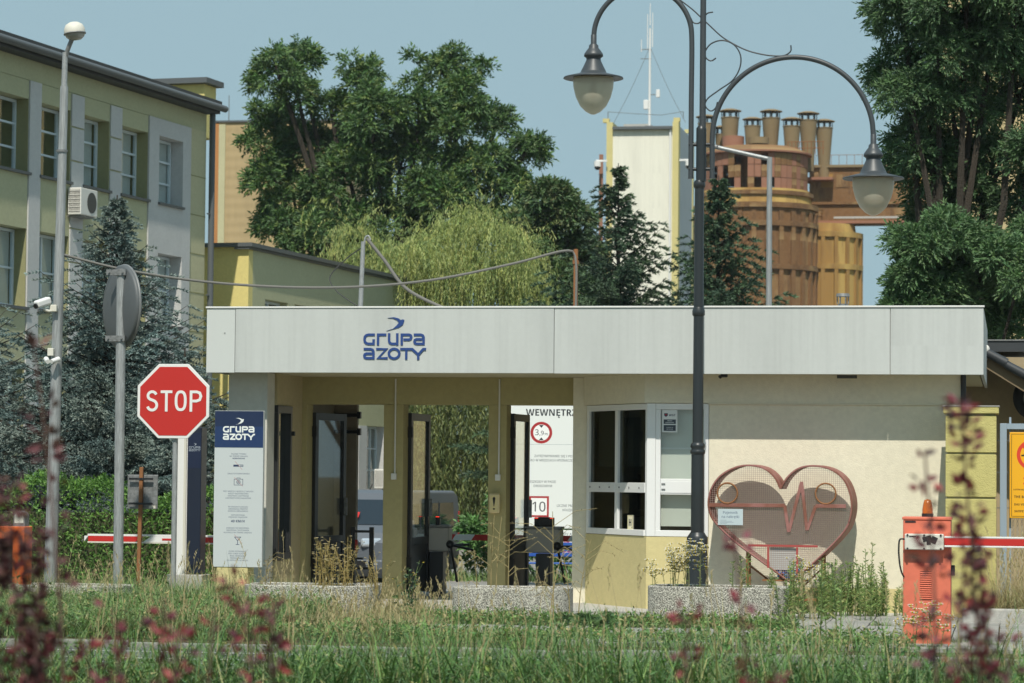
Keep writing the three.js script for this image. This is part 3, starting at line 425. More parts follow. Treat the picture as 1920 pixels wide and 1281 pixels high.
for (const [x, z, w, d, h, label, turn] of planterSpots) {
  const p = thing('concrete_planter', label, 'planter', [x, -.12, z], turn, 'exposed aggregate planters along the kerb');
  const s = rrect(w, d, .3), hole = rrect(w - .16, d - .16, .23); s.holes.push(hole);
  part(p, 'shell', uvm(new THREE.ExtrudeGeometry(s, { depth: h - .06, bevelEnabled: true, bevelSize: .012, bevelThickness: .012, bevelSegments: 3, curveSegments: 10 })), M.aggregate, [0, .06, 0], [-Math.PI / 2, 0, 0]);
  part(p, 'soil', new THREE.ExtrudeGeometry(rrect(w - .17, d - .17, .22), { depth: h - .14, bevelEnabled: false }), M.soil, [0, .06, 0], [-Math.PI / 2, 0, 0]);
  for (const q of [-1, 1]) part(p, 'foot', box(.14, .07, d * .7), M.concreteB, [q * w * .33, .03, 0]);
}
// ------------------------------------------------------------------ heart-shaped bottle-cap cage
{
  const ht = thing('heart_cage', 'rusty pink heart-shaped mesh cage for bottle caps by the cream wall', 'collection cage', [-2.885, -.12, -.23], -.07); // front at local z .31
  const H = new THREE.CurvePath(); // outline in local x, y (y above the ground)
  const pt = (u, v) => [(u - 1462) * .00667, (v - 890) * -.00667 + 1.71]; // plan measured on the cage itself: 6.67 mm to a unit
  const seq = [[1465.6, 911], [1455, 890], [1435, 873], [1407, 867], [1380, 871], [1350, 888], [1333, 913], [1328, 942], [1334, 965], [1350, 985], [1385, 1016], [1430, 1048], [1484, 1086], [1530, 1048], [1575, 1003], [1592, 980], [1600, 948], [1598, 922], [1585, 892], [1560, 873], [1525, 867], [1498, 873], [1478, 890]];
  const left = seq.slice(0, 13), right = [...seq.slice(12), seq[0]];
  const cv = (a) => new THREE.CatmullRomCurve3(a.map(([u, v]) => V(...pt(u, v), 0)), false, 'centripetal').getPoints(60);
  const path = [...cv(left), ...cv(right).slice(1)];
  const band = (z0, z1, th) => { const b = new GB(); const off = path.map((p, i) => { const a = path[Math.max(0, i - 1)], c = path[Math.min(path.length - 1, i + 1)], d = unit([c.x - a.x, c.y - a.y, 0]); return [p.x + d[1] * th, p.y - d[0] * th]; });
    for (let i = 0; i + 1 < path.length; i++) { const a = [path[i].x, path[i].y], c = [path[i + 1].x, path[i + 1].y], o = off[i], q = off[i + 1]; const Q = (p1, p2, p3, p4) => { b.tri(p1, p2, p3, [1, 1, 1]); b.tri(p1, p3, p4, [1, 1, 1]); };
      Q([...a, z0], [...a, z1], [...c, z1], [...c, z0]); Q([...o, z0], [...q, z0], [...q, z1], [...o, z1]); Q([...a, z1], [...o, z1], [...q, z1], [...c, z1]); Q([...a, z0], [...c, z0], [...q, z0], [...o, z0]); } return uvm(b.geo()); };
  part(ht, 'heart_band', band(-.19, .31, .012), M.heartBand);
  const tube = (pts, r) => wire(pts, r, Math.max(2, pts.length * 2), 6);
  part(ht, 'edge_rim', (() => { const b = new GB(); b.tube(path.map((p) => [p.x, p.y, .312]), .013, .013, 5); return b.geo(); })(), M.heartBand);
  // wire mesh front and back
  const inside = (x, y) => { let c = false; for (let i = 0, j = path.length - 1; i < path.length; j = i++) { const a = path[i], b = path[j]; if ((a.y > y) !== (b.y > y) && x < (b.x - a.x) * (y - a.y) / (b.y - a.y) + a.x) c = !c; } return c; };
  const spans = (fix, vertical) => { const out = []; let on = null; for (let k = -1.1; k <= 2.1; k += .008) { const q = vertical ? inside(fix, k) : inside(k, fix); if (q && on === null) on = k; if (!q && on !== null) { out.push([on, k]); on = null; } } return out; };
  for (const [z, step] of [[.300, .026]]) {
    const b = new GB(), r = .0021; for (let x = -.92; x < .94; x += step) for (const [a, c] of spans(x, true)) b.add(new THREE.BoxGeometry(r * 1.6, c - a, r), M4(x, (a + c) / 2, z)); for (let y = .4; y < 1.9; y += step) for (const [a, c] of spans(y, false)) b.add(new THREE.BoxGeometry(c - a, r * 1.6, r), M4((a + c) / 2, y, z - .0025)); stuff(part(ht, 'wire_mesh', b.geo(), M.meshWire));
  }
  const bar = (n, p, w, m, z = .318, t = .008) => part(ht, n, new THREE.ExtrudeGeometry(strokeShape(p.map(([u, v]) => pt(u, v)), w), { depth: t, bevelEnabled: false }), m, [0, 0, z]);
  { const e = [[1330, 942.5], [1474, 942], [1482, 992], [1506, 897], [1516.5, 988], [1533, 942], [1590, 942]]; for (let i = 0; i + 1 < e.length; i++) bar('heartbeat_bar', [e[i], e[i + 1]], i && i < 5 ? .040 : .046, M.heartBand, .318 + (i % 2) * .003); }
  for (const [u, v] of [[1364.5, 920], [1551.5, 919]]) part(ht, 'filling_ring', new THREE.TorusGeometry(.128, .011, 8, 36), M.rustSteel, [...pt(u, v), .322]);
  bar('door_frame', [[1405, 1018], [1537, 1018]], .026, M.heartRed, .320); bar('door_frame', [[1443, 1020.5], [1443, 1060]], .024, M.heartRed, .319); bar('door_frame', [[1498, 1020.5], [1498, 1070]], .024, M.heartRed, .319);
  const [dx, dy] = pt(1470.5, 1043); part(ht, 'door_panel', box(.33, .27, .006), mat('greyPanel', [.5, .5, .48], .6), [dx, dy, .29]);
  const [sx, sy] = pt(1371, 965); const sg = part(ht, 'sign_plate', box(.32, .205, .006), M.boardGrey, [sx, sy, .333]);
  face(sg, 'sign_print', .315, .2, canvasMat('caps', 315, 200, (x, w, h) => { x.fillStyle = '#bccace'; x.fillRect(0, 0, w, h); x.fillStyle = '#3f4f6c'; x.textAlign = 'center'; x.font = '46px sans-serif'; x.fillText('Pojemnik', 155, 60); x.fillText('na nakrętki', 158, 112); x.fillStyle = '#7a8694'; x.fillRect(28, 138, 80, 4); x.fillRect(28, 152, 150, 4); x.fillRect(28, 166, 170, 4); x.fillRect(28, 180, 90, 4); }), [0, 0, .0045]);
  for (const [u, z] of [[1402, .1], [1402, .24], [1545, .1], [1545, .24]]) { const [x, y] = pt(u, u < 1450 ? 1030 : 1034); part(ht, 'leg', box(.035, y, .035), M.rustSteel, [x, y / 2, z]); }
  part(ht, 'cross_brace', tube([[pt(1402, 1030)[0], .6, .12], [pt(1484, 1086)[0], .2, .12]], .012), M.rustSteel); part(ht, 'cross_brace', tube([[pt(1545, 1034)[0], .6, .12], [pt(1484, 1086)[0], .2, .12]], .012), M.rustSteel);
  part(ht, 'base_bar', box(1.1, .03, .03), M.rustSteel, [.08, .18, .17]); part(ht, 'tray', box(.55, .02, .26), M.rustSteel, [.07, .42, .16]);
  // bottle caps at the bottom of the cage
  const cg = cyl(.016, .015, .014, 10), cap = new GB(), cols = [[.03, .1, .5], [.7, .72, .75], [.05, .3, .6], [.75, .75, .72], [.1, .2, .6], [.5, .06, .05], [.6, .5, .05]]; for (let i = 0; i < 260; i++) { const y = rr(.445, .60), x = .1 + rr(-.12, .12) * (1 + (y - .445) * 2) + .02; cap.add(cg, M4(x, y, rr(.1, .28), rr(0, 3), rr(0, 3), 0), cols[i % 7]); } stuff(part(ht, 'bottle_caps', cap.geo(), M.stalk));
}
// ------------------------------------------------------------------ black double lamp post
{
  const lp = thing('ornamental_lamp_post', 'tall black two-armed lamp post with scrollwork and hanging lanterns', 'street lamp', [-3.874, -.17, .6]); lp.scale.setScalar(1.029);
  const lathe = (p, n = 28) => new THREE.LatheGeometry(p.map(([a, b]) => new THREE.Vector2(a, b)), n);
  const Y = .12;
  const flute = (() => { const b = new GB(); for (let i = 0; i < 12; i++) { const a = i / 12 * 6.2832; b.add(cyl(.014, .011, 1.62, 6), M4(Math.cos(a) * .068, 1.68 + Y - .62 + .62, Math.sin(a) * .068)); } return b.geo(); })();
  part(lp, 'base', lathe([[.0, 0], [.19, 0], [.19, .04], [.165, .08], [.15, .3], [.135, .36], [.128, .75], [.122, .84], [.128, .9], [.128, .98], [.10, 1.02], [.088, 1.04]].map(([a, b]) => [a, b])), M.lampBlack);
  part(lp, 'fluted_shaft', lathe([[.078, 1.03], [.078, 1.9], [.075, 2.02]]), M.lampBlack); { const fl = part(lp, 'flutes', flute, M.lampBlack, [0, -.35, 0]); fl.scale.y = .92; }
  part(lp, 'collar', lathe([[.07, 1.98], [.092, 2.0], [.092, 2.03], [.075, 2.05], [.092, 2.08], [.085, 2.11], [.066, 2.13]]), M.lampBlack);
  part(lp, 'shaft', lathe([[.066, 2.1], [.062, 3.75], [.056, 5.3]]), M.lampBlack); part(lp, 'collar', lathe([[.062, 3.66], [.078, 3.68], [.078, 3.73], [.06, 3.78]]), M.lampBlack); part(lp, 'collar', lathe([[.057, 5.22], [.072, 5.25], [.072, 5.29], [.06, 5.32]]), M.lampBlack);
  part(lp, 'clamp_sleeve', cyl(.062, .062, .62, 20), M.lampBlack, [.02, 5.62, 0]); part(lp, 'clamp_sleeve_cap', lathe([[.062, 0], [.062, .03], [.04, .06]]), M.lampBlack, [.02, 5.93, 0]);
  part(lp, 'top_pole', cyl(.040, .034, 2.6, 16), M.lampGrey, [.035, 7.2, 0]);
  for (const y of [5.46, 5.76]) for (const s of [-1, 1]) { const a = part(lp, 'cross_bar', cyl(.022, .022, .14, 10), M.lampBlack, [.02 + s * .085, y, 0], [0, 0, Math.PI / 2]); for (const q of [-.055, .055]) part(a, 'ring', new THREE.TorusGeometry(.027, .007, 6, 14), M.lampBlack, [0, q, 0], [Math.PI / 2, 0, 0]); }
  const arc = (x0, r, yb, yc, s) => { const p = [[x0, yb, 0], [x0, (yb + yc) / 2, 0]]; for (let i = 0; i <= 16; i++) { const a = Math.PI * i / 16; p.push([x0 + s * (r - r * Math.cos(a)), yc + r * Math.sin(a), 0]); } return p; };
  part(lp, 'arm', wire(arc(-.105, .605, 5.36, 7.1, -1), .032, 120, 12), M.lampGrey); part(lp, 'arm', wire(arc(.155, .975, 5.36, 5.84, 1), .032, 120, 12), M.lampGrey);
  for (const x of [-.105, .155]) part(lp, 'arm_cap', cyl(.034, .034, .02, 12), M.lampGrey, [x, 5.355, 0]);
  const lantern = (x, y) => {
    const g = new THREE.Group(); g.name = 'lantern'; g.position.set(x, y, 0); lp.add(g); // origin at the brim
    part(g, 'hood', lathe([[.0, .53], [.036, .52], [.036, .41], [.058, .39], [.06, .36], [.085, .33], [.115, .285], [.118, .255], [.09, .235], [.088, .21], [.125, .13], [.155, .07], [.165, .045], [.365, -.005], [.37, -.02], [.36, -.022], [.15, .02]], 36), M.lampGrey);
    part(g, 'glass_bowl', lathe([[.245, -.012], [.25, -.05], [.245, -.13], [.215, -.25], [.16, -.36], [.09, -.43], [.03, -.46], [0, -.465]], 32), M.lampGlass);
    const l = part(g, 'bulb', lathe([[.0, .0], [.03, -.01], [.032, -.1], [.05, -.16], [.04, -.24], [0, -.26]], 14), M.white, [0, -.01, 0]); void l;
  };
  lantern(-1.315, 6.61); lantern(2.105, 5.34);
  const sc = (pts) => wire(pts.map(([x, y]) => [x + 3.765, y + .12, 0]), .0095, 70, 6);
  part(lp, 'scroll', sc([[-4.25, 7.6], [-4.0, 7.41], [-3.86, 7.30], [-3.755, 7.2], [-3.64, 7.09], [-3.5, 6.96], [-3.36, 6.87], [-3.2, 6.79], [-3.03, 6.74], [-2.87, 6.715], [-2.73, 6.72], [-2.66, 6.77], [-2.66, 6.84]]), M.lampGrey);
  part(lp, 'scroll', sc([[-3.57, 6.70], [-3.63, 6.665], [-3.69, 6.70], [-3.705, 6.77], [-3.64, 6.87], [-3.5, 6.915], [-3.36, 6.865], [-3.275, 6.74], [-3.275, 6.59], [-3.36, 6.43], [-3.54, 6.30], [-3.68, 6.19], [-3.70, 6.12], [-3.63, 6.05], [-3.57, 6.09], [-3.55, 6.16]]), M.lampGrey);
  part(lp, 'scroll', sc([[-3.885, 7.2], [-3.85, 7.14], [-3.79, 7.13], [-3.735, 7.18], [-3.68, 7.25], [-3.61, 7.265]]), M.lampGrey);
}
// ------------------------------------------------------------------ barrier on the right, gate pillar, gate
{
  const br = thing('boom_barrier', 'faded salmon barrier cabinet with white arm holder and orange beacon', 'barrier', [-.875, -.14, 6]);
  part(br, 'cabinet', rbox(.49, 1.31, .42, .012), M.salmon, [0, .655, 0]); part(br, 'lid', rbox(.51, .03, .44, .008), M.salmon, [0, 1.325, 0]);
  const ah = part(br, 'arm_holder', rbox(.40, .165, .1, .012), M.offwhite, [-.025, 1.085, .265]); for (const [x, y] of [[-.17, .07], [0, .07], [.17, .07], [-.17, -.07], [0, -.07], [.17, -.07]]) part(ah, 'bolt', cyl(.011, .011, .02, 8), M.dark, [x, y, .052], [Math.PI / 2, 0, 0]);
  for (const [x, y, w, h, a] of [[.03, .035, .09, .05, .3], [.10, .02, .06, .07, -.4], [.045, .0, .04, .06, .1], [-.12, .055, .07, .012, 0]]) part(ah, 'paint_chip', box(w, h, .002), M.dark, [x, y, .0512 + Math.abs(a) * .003], [0, 0, a]);
  part(br, 'arm', rbox(2.6, .075, .05, .008), M.red, [1.48, 1.09, .27]); part(br, 'arm_edge', rbox(2.6, .018, .056, .004), M.white, [1.48, 1.137, .27]); part(br, 'arm_edge', rbox(2.6, .018, .056, .004), M.white, [1.48, 1.043, .27]);
  const bc = part(br, 'beacon', new THREE.LatheGeometry([[.055, 0], [.055, .04], [.045, .1], [.035, .14], [0, .15]].map((p) => new THREE.Vector2(...p)), 18), M.beacon, [0, 1.375, 0]); part(br, 'beacon_base', cyl(.06, .06, .035, 16), M.dark, [0, 1.357, 0]); void bc;
  for (let i = 0; i < 13; i++) part(br, 'louvre', rbox(.12, .012, .02, .004), M.salmon, [-.01, .50 + i * .022, .213], [.6, 0, 0]); part(br, 'vent_recess', box(.115, .29, .004), mat('ventDark', [.12, .03, .02], .9), [-.01, .635, .2115]);
  part(br, 'cable', wire([[-.22, 1.11, .3], [-.27, 1.11, .31], [-.285, 1.02, .3], [-.275, .85, .27], [-.255, .76, .24], [-.235, .72, .215]], .009, 36), M.black); part(br, 'side_box', rbox(.04, .11, .09, .01), M.black, [.265, .79, .1]); part(br, 'serial_plate', box(.11, .018, .004), M.dark, [-.17, 1.29, .2125]);

  const gp = thing('gate_pillar', 'yellow rendered gate pillar of grooved blocks with flat cap', 'pillar', [-.51, -.12, .1]);
  let y = 0; for (const h of [.92, .575, .55, .48]) { part(gp, 'block', rbox(.62, h - .025, .6, .008), M.pillarYellow, [0, y + (h - .025) / 2, 0]); part(gp, 'groove', box(.58, .03, .56), M.bOliveDark, [0, y + h - .012, 0]); y += h; }
  part(gp, 'cap', rbox(.68, .085, .66, .012), M.pillarYellow, [0, y + .042, 0]); part(gp, 'cap_flashing', rbox(.70, .012, .68, .004), M.concrete, [0, y + .092, 0]);

  const gt = thing('mesh_gate', 'blue-grey steel gate with chain-link mesh beside the yellow pillar', 'gate', [-.16, -.12, -.4]);
  bb(gt, 'post', M.fenceBlue, 0, .085, .02, 2.42, -.04, .04, .006); bb(gt, 'top_rail', M.fenceBlue, .086, 3, 2.35, 2.42, -.03, .03); bb(gt, 'bottom_rail', M.fenceBlue, .086, 3, .12, .19, -.03, .03); bb(gt, 'rod', M.fenceBlue, .115, .14, .2, 2.5, -.045, -.02); for (const yy of [.9, 1.35, 1.8, 2.2]) bb(gt, 'wire_tie', M.steelGrey, -.06, .16, yy, yy + .012, -.06, -.048);
  { const b = new GB(); for (let i = 0; i < 52; i++) for (const s of [-1, 1]) { const x0 = .15 + i * .055; for (let k = 0; k < 38; k++) { const q = (k % 2) * .0275; b.tube([[x0 + (s > 0 ? q : .0275 - q), .2 + k * .0565, s * .002], [x0 + (s > 0 ? .0275 - q : q), .2 + (k + 1) * .0565, s * .002]], .0024, .0024, 3); } } stuff(part(gt, 'chain_link', b.geo(), M.galv)); }
  const ws = thing('warning_sign', 'yellow prohibition sign with red circle hung on the mesh gate', 'sign', [.46, 1.65, -.33]);
  part(ws, 'plate', rbox(1.0, 1.08, .012, .006), M.signYellow);
  face(ws, 'print', .97, 1.05, canvasMat('ban', 970, 1050, (x, w, h) => { x.fillStyle = '#eeb01c'; x.fillRect(0, 0, w, h); x.strokeStyle = '#3a2c10'; x.lineWidth = 6; x.strokeRect(10, 10, w - 20, h - 20); x.strokeStyle = '#d8402a'; x.lineWidth = 44; x.beginPath(); x.arc(265, 270, 170, 0, 7); x.stroke(); x.beginPath(); x.moveTo(150, 150); x.lineTo(385, 390); x.stroke(); x.fillStyle = '#1b1712'; x.fillRect(130, 268, 240, 20); x.beginPath(); x.moveTo(150, 262); x.lineTo(205, 230); x.lineTo(230, 262); x.fill(); x.fillRect(210, 285, 60, 34); x.fillStyle = '#d8402a'; x.font = 'bold 120px sans-serif'; x.fillText('ZAKAZ', 150, 640); x.fillStyle = '#1b1712'; x.font = 'bold 26px sans-serif'; x.fillText('LOTÓW BEZZAŁOGOWYCH STATKÓW', 30, 715); x.font = 'bold 44px sans-serif'; x.fillText('THE BAN ON DRONE FLIGHTS', 40, 812); x.font = 'bold 38px sans-serif'; x.fillText('DAS VERBOT VON FLÜGEN', 40, 905); x.fillText('ЗАПРЕТ НА ПОЛЁТЫ', 40, 990); }), [0, 0, .008]);
  // shed beyond the gate
  const sh = thing('shed', 'shed with sloping dark tiled roof edge behind the gate', 'shed', [0, -.14, -6.2]);
  bb(sh, 'front_wall', mat('shedWall', [.42, .33, .20], .9, { map: T.mottle }), -.85, .16, 0, 3.5, -2.4, .5); bb(sh, 'rear_wall', M.shedRear, .161, 4.2, 0, 3.0, -2.4, -2.2);
  const rf = part(sh, 'roof_slope', rbox(4.2, .09, 3.6, .01), M.roofDark, [1.42, 2.42, -.1], [0, 0, -.56]); for (let i = 0; i < 12; i++) part(rf, 'verge_tile', cyl(.07, .06, .34, 10), M.roofDark, [-1.95 + i * .34, -.01, 1.82], [0, 0, Math.PI / 2 + .06]); part(rf, 'end_cap', new THREE.SphereGeometry(.075, 12, 8), M.plastic, [-2.14, .0, 1.82]); part(rf, 'verge_board', box(4.1, .16, .03), mat('oldWood', [.20, .15, .09], .9), [.02, -.13, 1.74]);
  bb(sh, 'flat_roof', M.roofDark, -.6, 4.4, 3.62, 3.78, -2.6, -.4); bb(sh, 'roof_trim', M.steelGrey, -.62, 4.42, 3.781, 3.80, -2.6, -.38);
  const ty = thing('black_hoop', 'round black hoop hanging in the shade behind the gate', 'hoop', [.30, 2.76, -5.2], .4); part(ty, 'ring', new THREE.TorusGeometry(.25, .07, 14, 36), M.tyre); part(ty, 'inner_rim', new THREE.TorusGeometry(.17, .014, 8, 30), M.steelGrey);
}

// ------------------------------------------------------------------ turnstiles and things seen through the passages
{
  const ta = thing('passage_gate', 'dark steel gate frame standing in the passage before the van', 'gate', [-9.07, -.12, -3.4]);
  for (const x of [-.135, .13]) bb(ta, 'post', M.dark, x - .03, x + .03, 0, .96, -.03, .03, .005); for (const y of [.88, .36, .12]) bb(ta, 'rail', M.dark, -.105, .10, y, y + .035, -.02, .02); bb(ta, 'lamp', M.red, -.105, -.07, .6, .78, -.015, .025); bb(ta, 'rail', M.dark, -.105, .02, .5, .53, .02, .06);
  const turn = (n, label, x, z, s) => {
    const t = thing('turnstile', label, 'turnstile', [x, -.12, z]);
    part(t, 'pedestal', rbox(.2, .62, .26, .01), M.dark, [0, .31, 0]); part(t, 'housing', rbox(n === 'b' ? .36 : .5, .34, .28, .03), mat('turnGrey', [.42, .40, .36], .5), [0, .80, 0]); part(t, 'lid', rbox(n === 'b' ? .37 : .52, .03, .3, .01), M.steelGrey, [0, .985, 0]);
    const r = part(t, 'reader', n === 'b' ? rbox(.05, .12, .06, .01) : rbox(.2, .14, .12, .03), M.black, [.0, 1.06, 0]); for (const q of n === 'b' ? [0] : [-1, 1]) { const l = part(r, 'led', box(.05, .012, .005), M.led, [q * .11, .055, .062]); void l; part(r, 'led_post', rbox(.06, .13, .07, .01), M.black, [q * .11, 0, .02]); }
    for (let i = 0; i < 3; i++) { const a = [[.16, -.5, .3], [.36, -.06, .22], [.2, .0, -.3]][i]; part(t, 'arm', wire([[.2 * s, .72, .1], [.2 * s + a[0] * s, .72 + a[1], .1 + a[2]]], .018, 4, 10), M.dark); } part(t, 'hub', new THREE.SphereGeometry(.06, 14, 10), M.dark, [.2 * s, .73, .13]);
  };
  turn('b', 'grey turnstile with red light in the middle passage', -8.02, -3.6, 1); turn('c', 'grey tripod turnstile with black reader in the passage nearest the corner window', -6.46, -3.4, 1);
  const bd = thing('site_rules_board', 'big white notice board with height limit disc behind the passages', 'notice board', [-8.3, -.71, -17.3], .17);
  for (const x of [-1.35, 1.35]) part(bd, 'post', rbox(.1, 4.3, .1, .01), M.galv, [x, 2.15, -.08]);
  part(bd, 'panel', rbox(3.0, 3.2, .05, .005), M.white, [0, 2.9, 0]);
  face(bd, 'print', 2.98, 3.18, canvasMat('siteboard', 1490, 1590, (x, w, h) => { // 500 px to a metre
    x.fillStyle = '#e4e8e4'; x.fillRect(0, 0, w, h); x.fillStyle = '#22262b'; x.font = 'bold 88px sans-serif'; x.textAlign = 'left'; x.fillText('TEREN', 560, 350); x.fillText('WEWNĘTRZNY', 342, 530);
    const cx = 490, cy = 690; x.fillStyle = '#f2f3f0'; x.beginPath(); x.arc(cx, cy, 96, 0, 7); x.fill(); x.strokeStyle = '#a9292c'; x.lineWidth = 26; x.beginPath(); x.arc(cx, cy, 90, 0, 7); x.stroke(); x.fillStyle = '#1d2126'; x.font = '74px sans-serif'; x.fillText('3', cx - 62, cy + 24); x.font = '56px sans-serif'; x.fillText(',9', cx - 20, cy + 24); x.font = '36px sans-serif'; x.fillText('m', cx + 30, cy + 24); for (const s of [-1, 1]) { x.beginPath(); x.moveTo(cx - 22, cy + s * 72); x.lineTo(cx + 22, cy + s * 72); x.lineTo(cx, cy + s * 46); x.fill(); }
    x.fillStyle = '#9aa3a6'; x.fillRect(0, 800, w, 3); x.fillStyle = '#3a4047'; x.font = '31px sans-serif'; x.fillText('ZATRZYMYWANIE SIĘ I POSTÓJ', 425, 922); x.fillText('TYLKO W MIEJSCACH WYZNACZONYCH', 340, 962); x.fillText('PRZESZKODY W PASIE', 330, 1165); x.fillText('DROGOWYM', 420, 1205); x.fillText('LICZNE PRZEJAZDY', 640, 1390); x.fillText('KOLEJOWE', 695, 1430);
    x.strokeStyle = '#a9292c'; x.lineWidth = 18; x.fillStyle = '#f2f3f0'; x.fillRect(388, 1300, 170, 180); x.strokeRect(388, 1300, 170, 180); x.fillStyle = '#1d2126'; x.font = '128px sans-serif'; x.fillText('10', 400, 1436);
  }), [0, 2.9, .0265]);
  part(bd, 'lower_panel', rbox(2.6, .5, .04, .004), M.white, [.2, 1.02, .02]);
  face(bd, 'lower_print', 2.58, .48, canvasMat('cctv', 1290, 240, (x, w, h) => { x.fillStyle = '#e4e8e4'; x.fillRect(0, 0, w, 66); x.fillStyle = '#c02a2c'; x.fillRect(0, 66, w, h - 66); x.fillStyle = '#30363d'; x.font = '36px sans-serif'; x.fillText('TEREN GRUPY AZOTY S.A.', 330, 46); x.fillStyle = '#f2efe8'; x.font = 'bold 92px sans-serif'; x.fillText('UWAGA!', 270, 160); x.font = '34px sans-serif'; x.fillText('OBIEKT MONITOROWANY', 270, 212); x.fillStyle = '#1b1b1d'; x.save(); x.translate(790, 150); x.rotate(-.35); x.fillRect(-90, -40, 190, 62); x.restore(); x.fillStyle = '#e8e8e4'; x.fillRect(690, 140, 70, 46); x.fillStyle = '#222'; x.font = 'bold 30px sans-serif'; x.fillText('CCTV', 690, 175); }), [.2, 1.02, .0415]);
  const bn = thing('bench', 'blue slatted bench standing under the white notice board', 'bench', [-8.0, -.42, -13.6], .15); for (let i = 0; i < 4; i++) part(bn, 'slat', rbox(1.5, .075, .025, .008), M.blue, [0, .62 + i * .088, -.1 - i * .015]); for (let i = 0; i < 3; i++) part(bn, 'slat', rbox(1.5, .025, .09, .008), M.blue, [0, .47, .0 + i * .11]); for (const x of [-.66, .66]) { part(bn, 'leg', rbox(.06, .95, .05, .006), M.steelGrey, [x, .475, -.17]); part(bn, 'leg', rbox(.06, .455, .05, .006), M.steelGrey, [x, .2275, .22]); }
  const bb2 = thing('yard_barrier', 'far red and white boom barrier in the yard behind the turnstile', 'barrier', [-9.3, -.24, -7.4]); part(bb2, 'cabinet', rbox(.3, 1.0, .3, .02), M.steelGrey, [0, .5, 0]); for (let i = 0; i < 9; i++) part(bb2, i % 2 ? 'red_stripe' : 'white_stripe', (() => { const s = new THREE.Shape([[0, 0], [.3, 0], [.36, .09], [.06, .09]].map((p) => new THREE.Vector2(...p))); return new THREE.ExtrudeGeometry(s, { depth: .05, bevelEnabled: false }); })(), i % 2 ? M.red : M.white, [.16 + i * .3, .82, .1]);

  // van
  const vn = thing('van', 'parked silver van with chrome grille behind the passages', 'van', [-12.43, -.56, -19.4], -.094);
  const prof = [[-2.45, .35], [-2.48, .9], [-2.42, 1.35], [-2.3, 1.68], [-2.1, 1.76], [1.0, 1.78], [1.25, 1.72], [1.95, 1.12], [2.35, .98], [2.5, .82], [2.52, .35], [2.4, .26], [-2.35, .26]];
  const sh = new THREE.Shape(prof.map((p) => new THREE.Vector2(...p))); part(vn, 'body', new THREE.ExtrudeGeometry(sh, { depth: 1.72, bevelEnabled: true, bevelSize: .06, bevelThickness: .09, bevelSegments: 5, steps: 1 }), M.vanPaint, [.86, .0, 0], [0, -Math.PI / 2, 0]);
  const ws = new THREE.Shape([[-.78, 0], [.78, 0], [.7, .72], [-.7, .72]].map((p) => new THREE.Vector2(...p))); part(vn, 'windscreen', new THREE.ExtrudeGeometry(ws, { depth: .02, bevelEnabled: false }), M.vanGlass, [0, 1.165, 1.985], [-.855, 0, 0]);
  for (const s of [-1, 1]) {
    const q = (n, pts, m, t = .012) => part(vn, n, new THREE.ExtrudeGeometry(new THREE.Shape(pts.map((p) => new THREE.Vector2(...p))), { depth: t, bevelEnabled: false }), m, [s * .952 + (s < 0 ? -t : 0) + (s > 0 ? t : t), 0, 0], [0, -Math.PI / 2, 0]);
    q('side_window', [[-2.05, 1.1], [-1.0, 1.08], [-1.0, 1.58], [-1.95, 1.58]], M.vanGlass); q('side_window', [[-.9, 1.08], [.25, 1.06], [.25, 1.58], [-.9, 1.58]], M.vanGlass); q('side_window', [[.35, 1.06], [1.55, 1.06], [1.1, 1.55], [.35, 1.58]], M.vanGlass);
    q('door_seam', [[.295, .4], [.305, .4], [.305, 1.62], [.295, 1.62]], M.black, .004); q('door_seam', [[-.955, .4], [-.945, .4], [-.945, 1.62], [-.955, 1.62]], M.black, .004); q('door_handle', [[.0, .98], [.18, .98], [.18, 1.01], [0, 1.01]], M.dark, .02);
    part(vn, 'mirror', rbox(.2, .22, .12, .03), M.vanPaint, [s * 1.06, 1.15, 1.35]); part(vn, 'headlight', rbox(.42, .17, .16, .05, 3), M.lens, [s * .68, .84, 2.5], [-.3, s * .35, s * .12]); part(vn, 'fog_strip', rbox(.3, .03, .05, .01), M.lens, [s * .68, .44, 2.585]); part(vn, 'tail_light', rbox(.06, .5, .12, .02), M.red, [s * .93, 1.15, -2.42]);
    for (const z of [-1.5, 1.62]) { const w = new THREE.Group(); w.name = 'wheel'; w.position.set(s * .84, .33, z); w.rotation.z = Math.PI / 2; vn.add(w); part(w, 'tyre', new THREE.LatheGeometry([[.21, -.11], [.31, -.11], [.33, -.08], [.33, .08], [.31, .11], [.21, .11]].map((p) => new THREE.Vector2(...p)), 28), M.tyre); part(w, 'rim', cyl(.215, .215, .16, 20), M.steelGrey); for (let k = 0; k < 5; k++) part(w, 'spoke', box(.04, .21, .19), M.chrome, [Math.sin(k * 1.257) * .1, 0, Math.cos(k * 1.257) * .1], [Math.PI / 2 * 0, k * 1.257, 0]); part(vn, 'wheel_arch', new THREE.TorusGeometry(.37, .03, 8, 20, Math.PI), M.dark, [s * .93, .33, z], [0, Math.PI / 2, 0]); }
  }
  for (let i = 0; i < 4; i++) part(vn, 'grille_bar', rbox(.95 - i * .06, .028, .05, .008), i < 2 ? M.chrome : M.dark, [0, .86 - i * .075, 2.585 + i * .004]); part(vn, 'bumper', rbox(1.86, .22, .14, .05, 3), M.vanPaint, [0, .42, 2.53]); part(vn, 'lower_grille', box(1.2, .13, .05), M.black, [0, .44, 2.59]); part(vn, 'number_plate', box(.52, .11, .012), M.white, [0, .585, 2.605]); part(vn, 'wiper', wire([[-.5, 1.14, 2.06], [.2, 1.18, 2.04]], .012, 4), M.black); part(vn, 'dash_card', box(.06, .16, .004), M.red, [.18, 1.36, 1.86], [-.855, 0, 0]); part(vn, 'aerial', wire([[.1, 1.83, .9], [.12, 1.95, .8]], .012, 4), M.black);
}
